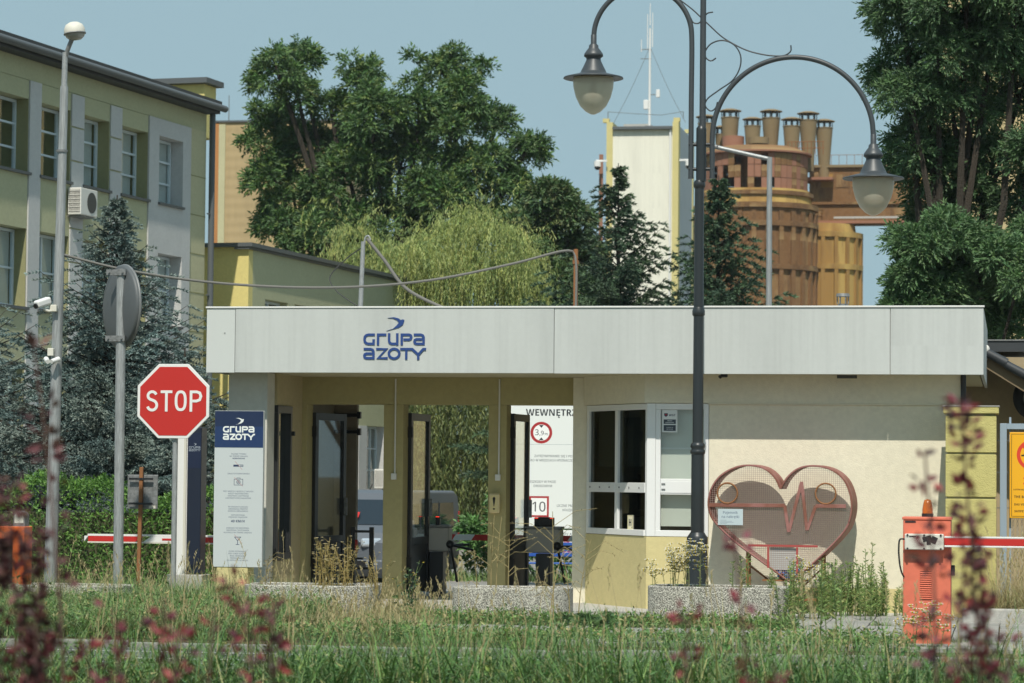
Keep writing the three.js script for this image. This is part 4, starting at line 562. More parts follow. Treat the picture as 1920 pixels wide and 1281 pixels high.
// ------------------------------------------------------------------ office building on the left
function windowSet(parent, x0, x1, y0, y1, z, rows, cols, fm, o = {}) { // in a facade frame: x along, y up, +z out
  const w = new THREE.Group(); w.name = 'window'; parent.add(w); const t = .06;
  bb(w, 'frame', fm, x0, x0 + t, y0, y1, z - .05, z + .02); bb(w, 'frame', fm, x1 - t, x1, y0, y1, z - .05, z + .02); bb(w, 'frame', fm, x0 + t, x1 - t, y1 - t, y1, z - .05, z + .02); bb(w, 'frame', fm, x0 + t, x1 - t, y0, y0 + t, z - .05, z + .02);
  for (let i = 1; i < rows; i++) { const y = y0 + (y1 - y0) * i / rows; bb(w, 'glazing_bar', fm, x0 + t, x1 - t, y - .022, y + .022, z - .04, z + .012); } for (let i = 1; i < cols; i++) { const x = x0 + (x1 - x0) * i / cols; bb(w, 'mullion', fm, x - .03, x + .03, y0 + t, y1 - t, z - .045, z + .016); }
  for (let r = 0; r < rows; r++) for (let c = 0; c < cols; c++) bb(w, 'pane', M.glass, x0 + (x1 - x0) * c / cols + .025, x0 + (x1 - x0) * (c + 1) / cols - .025, y0 + (y1 - y0) * r / rows + .02, y0 + (y1 - y0) * (r + 1) / rows - .02, z - .018, z - .012);
  if (o.curtain) bb(w, 'curtain', M.curtain, x0 + (x1 - x0) * o.curtain[0], x0 + (x1 - x0) * o.curtain[1], y0, y1, z - .09, z - .07);
  bb(w, 'room_back', M.roomMid, x0, x1, y0, y1, z - .42, z - .4); return w;
}
{
  // facade frame: local +x runs from the far corner towards the viewer reversed so that local +z is outwards
  const dir = [-.125, .992], ob = thing('office_building', 'three-storey olive and grey office block with tall windows and dark roof edge', 'building', [-19.58, -.56, -31.4], Math.atan2(.992, .125)); // local -x = towards the viewer
  // rotation: local +z -> facade normal (+x world), local +x -> away from the viewer. t (metres towards the viewer) = -x
  const B = (n, m, t0, t1, y0, y1, z0, z1) => bb(ob, n, m, -t1, -t0, y0 + .56, y1 + .56, z0, z1); const D0 = -.3;
  B('core_wall', M.roomMid, .05, 17.9, -.5, 10.3, -9, -.85);
  B('wall_band', M.bOlive, 0, 18, 9.96, 10.40, -.8, .0); B('wall_band', M.bQuoin, 0, .94, -.56, 9.959, -9, .0);
  for (let i = 0; i < 9; i++) B('quoin_groove', M.bOliveDark, -.004, .94, 1.2 + i * .95, 1.225 + i * .95, -.05, .006);
  const rows = [[9.55, 7.96, 9.96], [6.76, 5.07, 7.96], [3.9, 2.2, 5.07]];
  // plain grey module with single window
  B('grey_module', M.bGrey, .97, 1.45, -.56, 9.95, -.8, .03); B('grey_module', M.bGrey, 2.84, 3.40, -.56, 9.95, -.8, .03); let top = 9.95; for (const [t, s] of rows) { B('grey_module', M.bGrey, 1.45, 2.84, t, top, -.8, .03); top = s; } B('grey_module', M.bGrey, 1.45, 2.84, -.56, top, -.8, .03);
  const bays = [[3.42, 4.89, 0], [5.53, 6.87, 0], [7.53, 8.98, 1], [9.55, 11.0, 1], [11.6, 13.05, 1], [13.65, 15.1, 1]];
  for (const [a, b] of bays) { let up = 9.955; for (const [t, s] of rows) { B('spandrel', M.bOlive, a, b, t, up - .004, -.8, .0); up = s; } B('spandrel', M.bOlive, a, b, -.56, up, -.8, 0); for (const [t, s] of rows) { B('reveal', M.bOliveDark, a + .002, a + .02, s, t - .003, -.78, -.004); B('sill', M.sill, a - .06, b + .06, s - .05, s + .012, -.33, .07); } }  // reveals get a darker olive than the wall: shade put into their colour
  B('sill', M.sill, 1.42, 2.88, 7.91, 7.965, -.3, .09); B('sill', M.sill, 1.42, 2.88, 5.02, 5.075, -.3, .09);
  // pilasters: two of stacked grey blocks, the others plain
  for (const [a, b] of [[4.90, 5.52], [6.88, 7.52]]) { B('pilaster_core', M.bOlive, a, b, -.56, 9.95, -.8, 0); for (let k = 0; k < 14; k++) { const y1 = 9.93 - k * .75; if (y1 < .3) break; B('pilaster_block', M.bGrey, a + .01, b - .01, y1 - .71, y1, .001, .03); } }
  for (const [a, b] of [[9.0, 9.54], [11.02, 11.58], [13.07, 13.63], [15.12, 15.7]]) B('pilaster', M.bGrey, a, b, -.56, 9.95, -.8, .03);
  for (const [a, b] of [[1.45, 2.84], ...bays]) rows.forEach(([t, s], i) => windowSet(ob, -b, -a - .02, s + .575, t + .545, D0, i ? 2 : 3, i ? 2 : 1, M.frameBlue, { curtain: i || a < 3 ? [0, .95] : a < 7 ? [0, .9] : [0, .45] }));
  // roof edge: fascia board, gutter, sheet roof
  B('eaves_board', M.roofDark, -.1, 18.2, 10.41, 10.60, -.6, .32); B('roof_sheet', M.roofDark, -.12, 18.3, 10.62, 10.72, -9.3, .36); part(ob, 'gutter', cyl(.085, .085, 18.4, 12), M.sill, [-9.02, 11.10, .42], [0, 0, Math.PI / 2]); part(ob, 'downpipe', cyl(.075, .075, 11.0, 12), M.sill, [.1, 5.5, .12]); for (const y of [2.5, 4.5, 6.5, 8.5]) part(ob, 'pipe_clip', box(.28, .03, .06), M.sill, [.08, y, .1]);
  const pb = [B('roof_block', M.bYellow, -7.8, -7, 10.75, 12.2, -9, -3.1), B('roof_block_cap', M.sill, -8.0, -6.8, 12.21, 12.36, -9.2, -2.95)]; void pb; void dir;
  const ac = thing('air_conditioner', 'white air conditioner hung on the olive office facade above the blue spruce', 'air conditioner', [-20.49, 7.53, -24.2], Math.atan2(.992, .125));
  part(ac, 'case', rbox(.84, .6, .32, .02), M.plastic, [0, 0, .2]); part(ac, 'fan_grille', cyl(.23, .23, .012, 24), M.acDark, [.12, 0, .362], [Math.PI / 2, 0, 0]); for (let i = 0; i < 9; i++) part(ac, 'fin', box(.01, .5, .012), M.acDark, [-.422, 0, .08 + i * .03]); for (let i = 0; i < 6; i++) part(ac, 'fin', box(.008, .012, .28), M.plastic, [-.426, -.22 + i * .09, .2]); part(ac, 'bracket', box(.7, .03, .4), M.steelGrey, [0, -.32, .12]);
}
// yellow lower block behind it
{
  const yb = thing('yellow_annex', 'lower yellow annex with side wall coloured olive as if shaded and flat dark roof edge', 'building', [-19.05, -.56, -33.56], Math.atan2(.995, .1)); // local +x away from the viewer, +z = side wall outwards
  const B = (n, m, x0, x1, y0, y1, z0, z1) => bb(yb, n, m, x0, x1, y0 + .56, y1 + .56, z0, z1);
  B('front_wall', M.bYellow, 0, .3, -.56, 7.3, -4.5, -.001); for (let i = 0; i < 8; i++) B('wall_groove', M.bOlive, -.006, .1, .5 + i * .72, .53 + i * .72, -4.5, .0);
  B('side_wall', M.bOlive, .301, 15.2, 6.05, 7.3, -.4, 0); B('side_wall', M.bOlive, .301, 15.2, 2.95, 5.0, -.4, 0); B('side_wall', M.bOlive, .301, 15.2, -.56, 1.05, -.4, 0); B('core_wall', M.roomMid, .35, 15, -.56, 7.2, -6, -.85);  // olive side wall and piers: the front's yellow paint with shade coloured in
  for (const [a, b, m] of [[.301, 1.2, M.bOlive], [2.9, 3.4, M.bOlive], [5.1, 5.6, M.bGrey], [7.0, 7.5, M.bOlive], [8.72, 9.42, M.bGrey], [11.1, 11.9, M.bGrey], [13.6, 15.2, M.bOlive]]) for (const [y0, y1] of [[5.001, 6.049], [1.051, 2.949]]) B('pier', m, a, b, y0, y1, -.4, m === M.bGrey ? .03 : 0);
  for (const [a, b] of [[1.2, 2.9], [3.4, 5.1], [5.6, 7.0], [7.5, 8.72], [9.42, 11.1], [11.9, 13.6]]) { windowSet(yb, a, b, 5.56, 6.6, -.25, 1, 2, M.frameBlue, { curtain: [0, .5] }); windowSet(yb, a, b, 1.62, 3.5, -.25, 3, 3, M.frameBlue, { curtain: [0, .35] }); }
  B('roof_edge', M.sill, -.15, 15.4, 7.301, 7.40, -6.2, .14); B('coping', M.sill, -.12, 15.3, 7.24, 7.30, -.35, .06);
  const ac = thing('air_conditioner', 'white air conditioner on the annex side wall seen through the passage', 'air conditioner', [-18.02, 1.45, -43.35], Math.atan2(.995, .1)); part(ac, 'case', rbox(.8, .55, .3, .02), M.plastic, [0, 0, .35]); part(ac, 'fan_grille', cyl(.2, .2, .012, 20), M.acDark, [.12, 0, .506], [Math.PI / 2, 0, 0]); for (let i = 0; i < 7; i++) part(ac, 'fin', box(.01, .45, .012), M.acDark, [-.402, 0, .24 + i * .035]); part(ac, 'bracket', box(.9, .05, .5), M.steelGrey, [0, -.31, .2]);
}
// far towers, silos
{
  const tw = thing('beige_tower', 'tall ribbed beige tower with orange corner behind the big tree', 'building', [-38.2, -.56, -111]); bb(tw, 'ribbed_wall', M.towerBeige, -3.1, 3, 0, 20.6, -6, 2.4); bb(tw, 'corner_strip', M.towerOrange, -3.6, -3.101, 0, 20.55, -6, 2.45); bb(tw, 'corner_strip', M.bQuoin, -3.101, -2.75, 0, 20.5, 2.401, 2.46); bb(tw, 'roof_edge', M.sill, -3.65, 3.1, 20.601, 20.7, -6.1, 2.5); part(tw, 'lightning_rod', cyl(.03, .02, 1.4, 6), M.steelGrey, [-2.7, 21.4, 2]); bb(tw, 'side_duct', M.towerOrange, -4.0, -3.601, 0, 12.5, 1.2, 2.3);
  const ct = thing('cream_tower', 'cream tower with yellow corner strips carrying an antenna', 'building', [-22.9, -.56, -145.6]);
  bb(ct, 'front_wall', M.cementCream, -2.05, 1.75, 0, 24.0, -4, 4.0); bb(ct, 'corner_strip', M.cementYellow, -2.45, -2.051, 0, 24.5, -4, 4.05); bb(ct, 'corner_strip', M.cementYellow, 1.751, 2.14, 0, 24.5, 3.2, 4.05); bb(ct, 'side_wall', M.cementBlue, 1.751, 2.11, 0, 24.3, -4, 3.199); bb(ct, 'corner_strip', M.cementYellow, 1.6, 2.16, 0, 24.2, -4.6, -4.001);
  bb(ct, 'roof_edge', M.sill, -2.05, 1.75, 24.0, 24.2, -4, 4.3, .02); bb(ct, 'parapet', M.concrete, -1.5, .2, 24.201, 24.5, 1, 3); part(ct, 'downpipe', cyl(.07, .07, 24, 8), M.white, [1.62, 12, 4.1]); for (const [x, z] of [[-2.5, 4.1], [2.0, 4.1], [2.0, -2]]) bb(ct, 'corner_post', M.cementYellow, x - .2, x + .2, 24.501, 24.75, z - .5, z - .1); { const b = new GB(); b.tube([[-2.4, 25.2, 3.8], [-.6, 25.05, 3.8], [1, 24.95, 3.8], [2.4, 25.15, 3.8]], .018, .018, 4); b.tube([[-2.4, 24.7, 3.8], [-2.4, 25.2, 3.8]], .025, .025, 4); b.tube([[2.4, 24.7, 3.8], [2.4, 25.15, 3.8]], .025, .025, 4); part(ct, 'roof_railing', b.geo(), M.steelGrey); } bb(ct, 'ladder', M.rustRed, -2.95, -2.7, 16, 22.5, 3.7, 3.76);
  const an = thing('antenna_mast', 'slim antenna mast with whip aerials on the cream tower roof', 'antenna', [-22.75, 23.65, -142.6]);
  part(an, 'mast', cyl(.09, .06, 6.4, 8), M.white, [0, 3.2, 0]); for (const [x, y, l] of [[.16, 5.9, 2.2], [-.16, 5.8, 2.2], [0, 6.9, 1.4], [-.55, 4.9, .8]]) part(an, 'whip', cyl(.035, .025, l, 6), M.white, [x, y + .4, 0]); for (const y of [4.8, 5.4, 1.6]) part(an, 'spreader', box(.7, .05, .05), M.steelGrey, [y < 2 ? .3 : -.25, y - .05 + (y < 2 ? .6 : -.3), 0]); part(an, 'cabinet', rbox(.3, .6, .25, .03), M.white, [-.22, 1.5, .1]); part(an, 'cabinet', rbox(.24, .5, .2, .03), M.white, [.55, 2.2, .1]); part(an, 'base', box(.5, .15, .5), M.steelGrey, [0, .075, 0]); for (const s of [-1, 1]) part(an, 'guy_wire', wire([[0, 5.2, 0], [s * 1.2, 2.5, 0], [s * 2.3, .35, 0]], .014, 12, 4), M.steelGrey);
  for (const [x, s, l] of [[-25.75, -1, 'white dome camera on the far left corner of the cream tower'], [-20.15, 1, 'white dome camera by the downpipe of the cream tower']]) { const c = thing('dome_camera', l, 'camera', [x, 21.1, -141.1]); part(c, 'bracket', box(.7, .12, .12), M.white, [-s * .15, .35, -.1]); part(c, 'body', cyl(.22, .22, .35, 14), M.white, [s * .1, .15, 0]); part(c, 'dome', new THREE.SphereGeometry(.19, 14, 10), M.black, [s * .1, -.05, 0]); }
  const si = thing('rusty_silo', 'huge rust-brown ribbed silo crowned with flared chimneys', 'silo', [-19.7, -.56, -184]); const Y = .56;
  const scaleUV = (g, a, b) => { const u = g.attributes.uv; for (let i = 0; i < u.count; i++) u.setXY(i, u.getX(i) * a, u.getY(i) * b); return g; };
  const ring = (n, m, r, y0, y1, seg = 56) => part(si, n, scaleUV(cyl(r, r, y1 - y0, seg), 29, 1), m, [0, (y0 + y1) / 2, 0]);
  part(si, 'shell', scaleUV(cyl(4.62, 4.62, 22.6, 64), 29, 22.6), M.rust, [0, 11.3, 0]); for (const [y, r] of [[22.3, 4.85], [20.9, 4.9], [17.6, 4.9], [13.8, 4.9], [10, 4.9]]) ring('ring_beam', M.rust, r, y + Y - .2, y + Y + .2); { const rg = box(.34, 22.4, .34); for (let i = 0; i < 28; i++) { const a = (i + .3) / 28 * 6.2832; part(si, 'rib', rg, M.rust, [Math.sin(a) * 4.68, 11.2, Math.cos(a) * 4.68], [0, a, 0]); } }
  part(si, 'neck', scaleUV(cyl(4.5, 4.2, 1.6, 48), 28, 1.6), M.ochre, [0, 23.4, 0]); ring('ring_beam', M.rust, 4.5, 23.7, 24.0); part(si, 'drum_core', scaleUV(cyl(1.2, 1.2, 3.2, 24), 8, 3), M.rust, [0, 25.6, 0]); part(si, 'drum_roof', cyl(4.28, 3.2, .5, 48), M.rust, [0, 27.35, 0]); ring('eaves_ring', M.rustRed, 4.35, 26.98, 27.11);
  { const pg = box(.49, .93, .1); for (let i = 0; i < 48; i++) for (let r = 0; r < 3; r++) { const a = i / 48 * 6.2832; const q = ((i * 7 + r * 13 + (i * i) % 5) % 11); if (i < 9 && i > 1 && 0 || (q === 3 && (i > 36 || i < 6)) || [[44, 0], [44, 1], [45, 0], [46, 2], [47, 1], [47, 2], [1, 0], [2, 2]].some(([c, d]) => c === i && d === r)) continue; part(si, 'cladding_panel', pg, q % 3 ? M.rustRed : M.rust, [Math.sin(a) * 3.98, 24.55 + r * .97 - .02, Math.cos(a) * 3.98], [0, a, 0]); } }
  const ch = (x, y, s, z) => { const c = new THREE.Group(); c.name = 'chimney'; c.position.set(x + 19.7, y + Y, z); si.add(c); part(c, 'flue', scaleUV(new THREE.LatheGeometry([[.46 * s, -4.6], [.5 * s, -3.1], [.70 * s, -.62], [.74 * s, -.6], [.74 * s, -.55], [.66 * s, -.55]].map((p) => new THREE.Vector2(...p)), 20), 4, 3), M.chim); for (let k = 0; k < 8; k++) part(c, 'strut', box(.1, .5, .06), M.roofDark, [Math.sin(k * .785) * .66 * s, -.33, Math.cos(k * .785) * .66 * s], [0, k * .785, 0]); part(c, 'cap', new THREE.LatheGeometry([[0, .16], [.4 * s, .12], [.88 * s, -.02], [.88 * s, -.08], [0, -.06]].map((p) => new THREE.Vector2(...p)), 20), M.chim); };
  for (const a of [[-23.6, 29.7, .95, -.5], [-22.5, 29.0, .8, -1.8], [-21.64, 30.0, 1, .6], [-19.81, 29.2, .9, 1.6], [-18.55, 30.05, 1, -.4], [-16.88, 29.3, .95, .4], [-15.75, 30.0, 1, -1.6], [-14.57, 29.5, .95, -2.6]]) ch(...a);
  bb(si, 'platform', M.rustRed, 2.4, 5.9, 25.3, 25.5, -4.2, -1.2); bb(si, 'platform_post', M.rustRed, 5.5, 5.8, 0, 25.29, -3.6, -3.3); part(si, 'hatch', cyl(.85, .85, .8, 16), M.rustRed, [-1.6, 28.0, 1.6]); part(si, 'hatch', cyl(.8, .8, .5, 16), M.chim, [.4, 28.0, 2.0]); { const b = new GB(); for (let i = 0; i < 10; i++) { const x = 2.6 + i * .3; b.tube([[x, 27.0, 1.2], [x, 28.0, 1.2]], .03, .03, 4); } for (const y of [27.5, 28]) b.tube([[2.6, y, 1.2], [5.4, y, 1.2]], .03, .03, 4); part(si, 'railing', b.geo(), M.rustSteel); }
  const s2 = thing('ochre_silo', 'shorter ochre ribbed silo beside the rusty silo', 'silo', [-15.0, -.56, -187.5]); part(s2, 'shell', scaleUV(cyl(3.25, 3.25, 21.2, 48), 20, 21), M.ochre, [0, 10.6, 0]); for (const y of [21.0, 18.5, 14.5]) part(s2, 'ring_beam', scaleUV(cyl(3.45, 3.45, .42, 48), 21, .5), M.ochre, [0, y, 0]); { const rg = box(.3, 20.8, .26); for (let i = 0; i < 20; i++) { const a = (i + .5) / 20 * 6.2832; part(s2, 'rib', rg, M.ochre, [Math.sin(a) * 3.3, 10.4, Math.cos(a) * 3.3], [0, a, 0]); } } part(s2, 'top_drum', scaleUV(cyl(2.9, 2.8, .7, 40), 17, .7), M.ochre, [0, 21.55, 0]);
  const cb = thing('conveyor_bridge', 'rusty enclosed conveyor bridge running off from the silos', 'bridge', [-8.2, 21.5, -187.9]); bb(cb, 'lower_girder', M.rust, -7.4, 9, 0, 1.5, -2, 1.5); bb(cb, 'side_cladding', M.rust, -7.5, 9, 1.501, 4.3, -2, 1.45); bb(cb, 'roof', M.chim, -7.6, 9, 4.301, 4.5, -2.2, 1.7); bb(cb, 'flange', M.rustRed, -7.45, 9, -.1, .12, 1.3, 1.75); bb(cb, 'flange', M.rust, -7.45, 9, 1.4, 1.6, 1.451, 1.7); for (let i = 0; i < 10; i++) bb(cb, 'window_panel', i % 3 ? M.rust : M.ochre, -6.6 + i * 1.2, -5.65 + i * 1.2, 2.75, 3.8, 1.44, 1.5); bb(cb, 'flaking_paint', M.concrete, -5.6, 1.6, .3, .46, 1.501, 1.512); { const b = new GB(); for (let i = 0; i < 9; i++) b.tube([[-7 + i * .6, 4.5, 1.4], [-7 + i * .6, 5.3, 1.4]], .018, .018, 4); b.tube([[-7, 5.3, 1.4], [-2, 5.3, 1.4]], .018, .018, 4); part(cb, 'railing', b.geo(), M.rustSteel); } bb(cb, 'support_leg', M.rustRed, 6, 6.6, -21.8, -.1, -.6, .2);
  const bg = thing('beige_hall', 'big beige hall wall glimpsed behind the ash tree', 'building', [3.6, -.56, -70]); bb(bg, 'wall', M.beigeWall, -6.6, 14, 9.2, 24, -6, 5); bb(bg, 'lower_wall', M.beigeWall, -5.8, 14, 0, 9.19, -6, 4.4); bb(bg, 'roof_edge', M.sill, -6.7, 14.1, 24.001, 24.2, -6.1, 5.1);
  const gl = thing('angled_street_lamp', 'slender grey street lamp with slanting arm before the silos', 'street lamp', [-5.06, -.56, -23.8]); part(gl, 'pole', cyl(.08, .055, 8.9, 12), M.galv, [0, 4.45, 0]); part(gl, 'arm', wire([[0, 8.86, 0], [-.3, 8.93, 0], [-1.1, 9.12, 0]], .045, 12, 8), M.galv); part(gl, 'lamp_head', rbox(.5, .08, .18, .03), M.steelGrey, [-1.33, 9.17, 0], [0, 0, -.2]);
}

// ------------------------------------------------------------------ trees
const UX = [1, 0, 0];
function sideOf(d) { const r = rdir(); return unit(cross(d, r)); }
function jitter(c, v = .25) { const k = 1 + rr(-v, v), h = rr(-.06, .06); return [c[0] * k * (1 + h * 1.5), c[1] * k, c[2] * k * (1 - h)]; }
// blobs: [x, y, z, rx, ry, rz] in metres about the tree's foot
function inBlobs(p, B, f, skip) { for (const b of B) { if (b === skip) continue; const x = (p[0] - b[0]) / b[3], y = (p[1] - b[1]) / b[4], z = (p[2] - b[2]) / b[5]; if (x * x + y * y + z * z < f * f) return true; } return false; }
function limbs(gb, B, foot, fork, r0) { gb.tube([[0, 0, 0], [foot * .2, fork * .5, 0], [foot * .4, fork, 0]], r0, r0 * .75, 9); for (const b of B) { if (b[3] < .5) continue; const m = [(foot * .4 + b[0]) * .5 + rr(-.3, .3), fork + (b[1] - fork) * .45 + rr(-.1, .4), b[2] * .5 + rr(-.3, .3)]; gb.tube([[foot * .4, fork * rr(.75, 1), 0], m, [b[0], b[1], b[2]], [b[0] + b[3] * rr(-.4, .4), b[1] + b[4] * .6, b[2] + b[5] * rr(-.4, .4)]], r0 * .4, r0 * .08, 6); for (let k = 0; k < 4; k++) { const d = rdir(); gb.tube([[b[0], b[1], b[2]], [b[0] + d[0] * b[3] * .9, b[1] + Math.abs(d[1]) * b[4] * .8, b[2] + d[2] * b[5] * .9]], r0 * .1, r0 * .03, 4); } } }
function leafTree(name, label, pos, turn, B, o) {
  const t = thing(name, label, 'tree', pos, turn, o.group); const tb = new GB(); limbs(tb, B, 0, o.fork, o.r); part(t, 'trunk', tb.geo(), M.bark);
  const g = new GB(), C = []; let tot = 0; // foliage gathers in clumps on the limbs
  for (const b of B) for (let i = 0; i < o.clumps; i++) { const d = rdir(); if (d[1] < -.55) d[1] *= -1; const f = rr(.55, 1.0), c = [b[0] + d[0] * b[3] * f, b[1] + d[1] * b[4] * f, b[2] + d[2] * b[5] * f]; if (inBlobs(c, B, .5, b)) continue; const r = b[3] * rr(.18, .40); C.push([c[0], c[1], c[2], r, r * rr(.6, .9), r, d]); }
  const cum = C.map((c) => tot += c[3] * c[3]);
  for (let i = 0; i < o.sprays; i++) {
    const q = rnd() * tot; let lo = 0, hi = C.length - 1; while (lo < hi) { const m = (lo + hi) >> 1; if (cum[m] >= q) hi = m; else lo = m + 1; } const b = C[lo], r0 = rdir(), d = unit([r0[0] + b[6][0] * .6, r0[1] + .35 + b[6][1] * .3, r0[2] + b[6][2] * .6]); const rad = rr(.55, 1.1) + (rnd() < .1 ? rr(0, .35) : 0);
    const p = [b[0] + d[0] * b[3] * rad, b[1] + d[1] * b[4] * rad, b[2] + d[2] * b[5] * rad];
    // a spray: leaflets along a short twig that points outwards and droops
    const ax = unit([d[0] * .8 + rr(-.6, .6), d[1] * .6 + rr(-.5, .35) + (o.lift || 0), d[2] * .8 + rr(-.6, .6)]), col = jitter(o.col[(rnd() * o.col.length) | 0], .22), L = o.twig * rr(.7, 1.25);
    const n1 = sideOf(ax); for (let k = 0; k < o.n; k++) { const s = k / (o.n - 1), sgn = k % 2 ? 1 : -1, f = unit([ax[0] * .75 + n1[0] * sgn * .9 * (1 - s * .7) + rr(-.25, .25), ax[1] * .75 + n1[1] * sgn * .9 * (1 - s * .7) - .15 + rr(-.25, .2), ax[2] * .75 + n1[2] * sgn * .9 * (1 - s * .7) + rr(-.25, .25)]); g.leaf([p[0] + ax[0] * L * s, p[1] + ax[1] * L * s - s * s * L * .25, p[2] + ax[2] * L * s], f, sideOf(f), o.len * rr(.7, 1.2), o.wid * rr(.75, 1.2), col); }
  }
  stuff(part(t, 'crown', g.geo(), o.mat || M.leafT)); return t;
}
{
  const k = .01969, HZ = 888; // outline of the crown measured against its own height: 19.7 mm to a unit
  const P = (u, v, r, q = 1, z = null) => [(u - 740) * k, (HZ - v) * k + 2.16, z === null ? rr(-1.6, 1.6) : z, r * k * .84, r * k * q * .84, r * k];
  const B = [P(525, 150, 52, 1.05), P(515, 235, 52), P(560, 110, 34, 1.1), P(508, 330, 46), P(555, 400, 66), P(515, 440, 42), P(575, 290, 70), P(620, 205, 36), P(685, 170, 42, 1.2), P(655, 130, 18, 1.4), P(695, 118, 18, 1.4), P(545, 92, 18, 1.3), P(850, 102, 22, 1.2), P(775, 122, 13, 1.4), P(905, 130, 18), P(560, 190, 40), P(700, 250, 75), P(660, 350, 85), P(750, 320, 80), P(790, 215, 36), P(770, 150, 20), P(835, 135, 45, .9), P(870, 180, 42), P(850, 250, 70), P(900, 330, 70), P(930, 225, 38), P(985, 285, 40, .8), P(950, 350, 45), P(830, 400, 85), P(720, 440, 90), P(610, 470, 74), P(900, 430, 55), P(760, 520, 90), P(640, 540, 80), P(478, 275, 24), P(482, 205, 18), P(1010, 290, 20, .8)];
  leafTree('ash_tree', 'largest broad dark green tree rising behind the gatehouse roof', [-22.5, -.56, -66.3], .175, B, { fork: 5, r: .42, sprays: 21000, clumps: 20, n: 7, twig: .34, len: .19, wid: .075, col: [[.08, .175, .036], [.065, .145, .033], [.105, .215, .043], [.053, .12, .03], [.16, .23, .045], [.09, .17, .05]], group: 'broadleaf trees' });
  const k2 = .01725, Q = (u, v, r, q = 1) => [(u - 1030) * k2, (888 - v) * k2 + 2.16, rr(-1, 1), r * k2, r * k2 * q, r * k2]; const B2 = [Q(1035, 375, 32), Q(1000, 420, 45), Q(1070, 400, 40), Q(965, 430, 25), Q(1040, 460, 60), Q(985, 500, 50), Q(1090, 480, 40), Q(1030, 560, 70), Q(960, 560, 45), Q(1080, 590, 60)];
  leafTree('maple_tree', 'middling round dark tree left of the spruces behind the roof', [-14.77, -.56, -54.4], .175, B2, { fork: 3.5, r: .25, sprays: 9500, clumps: 18, n: 6, twig: .3, len: .17, wid: .075, col: [[.08, .16, .045], [.06, .125, .04], [.10, .18, .05], [.13, .16, .055]], group: 'broadleaf trees' });
  const k3 = .00975, R = (u, v, r, q = 1, z = null) => [(u + 18 - 1800) * k3, (896 - v) * k3 + 1.9, z === null ? rr(-.9, .9) : z, r * k3 * .86, r * k3 * q * .86, r * k3];
  const B3 = [R(1680, 40, 70), R(1660, 120, 52), R(1690, 200, 65), R(1700, 290, 62), R(1740, 110, 85), R(1790, 20, 100), R(1770, 200, 80), R(1760, 320, 80), R(1740, 390, 55), R(1840, 100, 90), R(1880, 40, 95), R(1850, 300, 70), R(1900, 180, 80), R(1930, 320, 80), R(1800, 370, 45), R(1900, 400, 60), R(1720, -60, 90), R(1840, -90, 110), R(1960, 60, 110), R(1650, 30, 36)];
  leafTree('ash_tree', 'tall ash with feathery leaves filling the top corner beside the gatehouse', [-.98, -.3, -16.4], .09, B3, { fork: 3.4, r: .24, sprays: 15500, clumps: 22, n: 9, twig: .24, len: .105, wid: .037, col: [[.08, .165, .052], [.062, .135, .045], [.105, .20, .066], [.055, .12, .042]], group: 'broadleaf trees', lift: -.1 });
  const B4 = [R(1715, 500, 50), R(1685, 545, 34), R(1760, 480, 55), R(1740, 560, 60), R(1820, 500, 60), R(1800, 580, 70), R(1880, 540, 75), R(1880, 620, 60), R(1930, 470, 60), R(1672, 470, 18), R(1700, 610, 60)].map((b) => [b[0], b[1], b[2] + .6, b[3], b[4], b[5]]);
  leafTree('ash_tree', 'lower paler ash thicket just above the gatehouse roof end', [-.95, -.3, -14.6], .09, B4, { fork: 2.2, r: .14, sprays: 9000, clumps: 20, n: 9, twig: .22, len: .105, wid: .037, col: [[.10, .195, .066], [.125, .23, .076], [.08, .165, .056]], group: 'broadleaf trees' });
  // shrub seen through the middle passage
  const B5 = [[0, .9, 0, .75, .8, .6], [.6, .7, .1, .6, .6, .5], [-.5, .7, .1, .5, .6, .5], [.2, 1.6, 0, .5, .5, .4], [1.1, .6, 0, .5, .5, .4]];
  leafTree('leafy_shrub', 'bright green shrub behind the van, seen through the middle passage', [-10.2, -.56, -21.5], .2, B5, { fork: .3, r: .04, sprays: 1900, clumps: 14, n: 6, twig: .16, len: .13, wid: .06, col: [[.09, .22, .05], [.13, .28, .07], [.08, .18, .05]] }).userData.category = 'shrub';
}
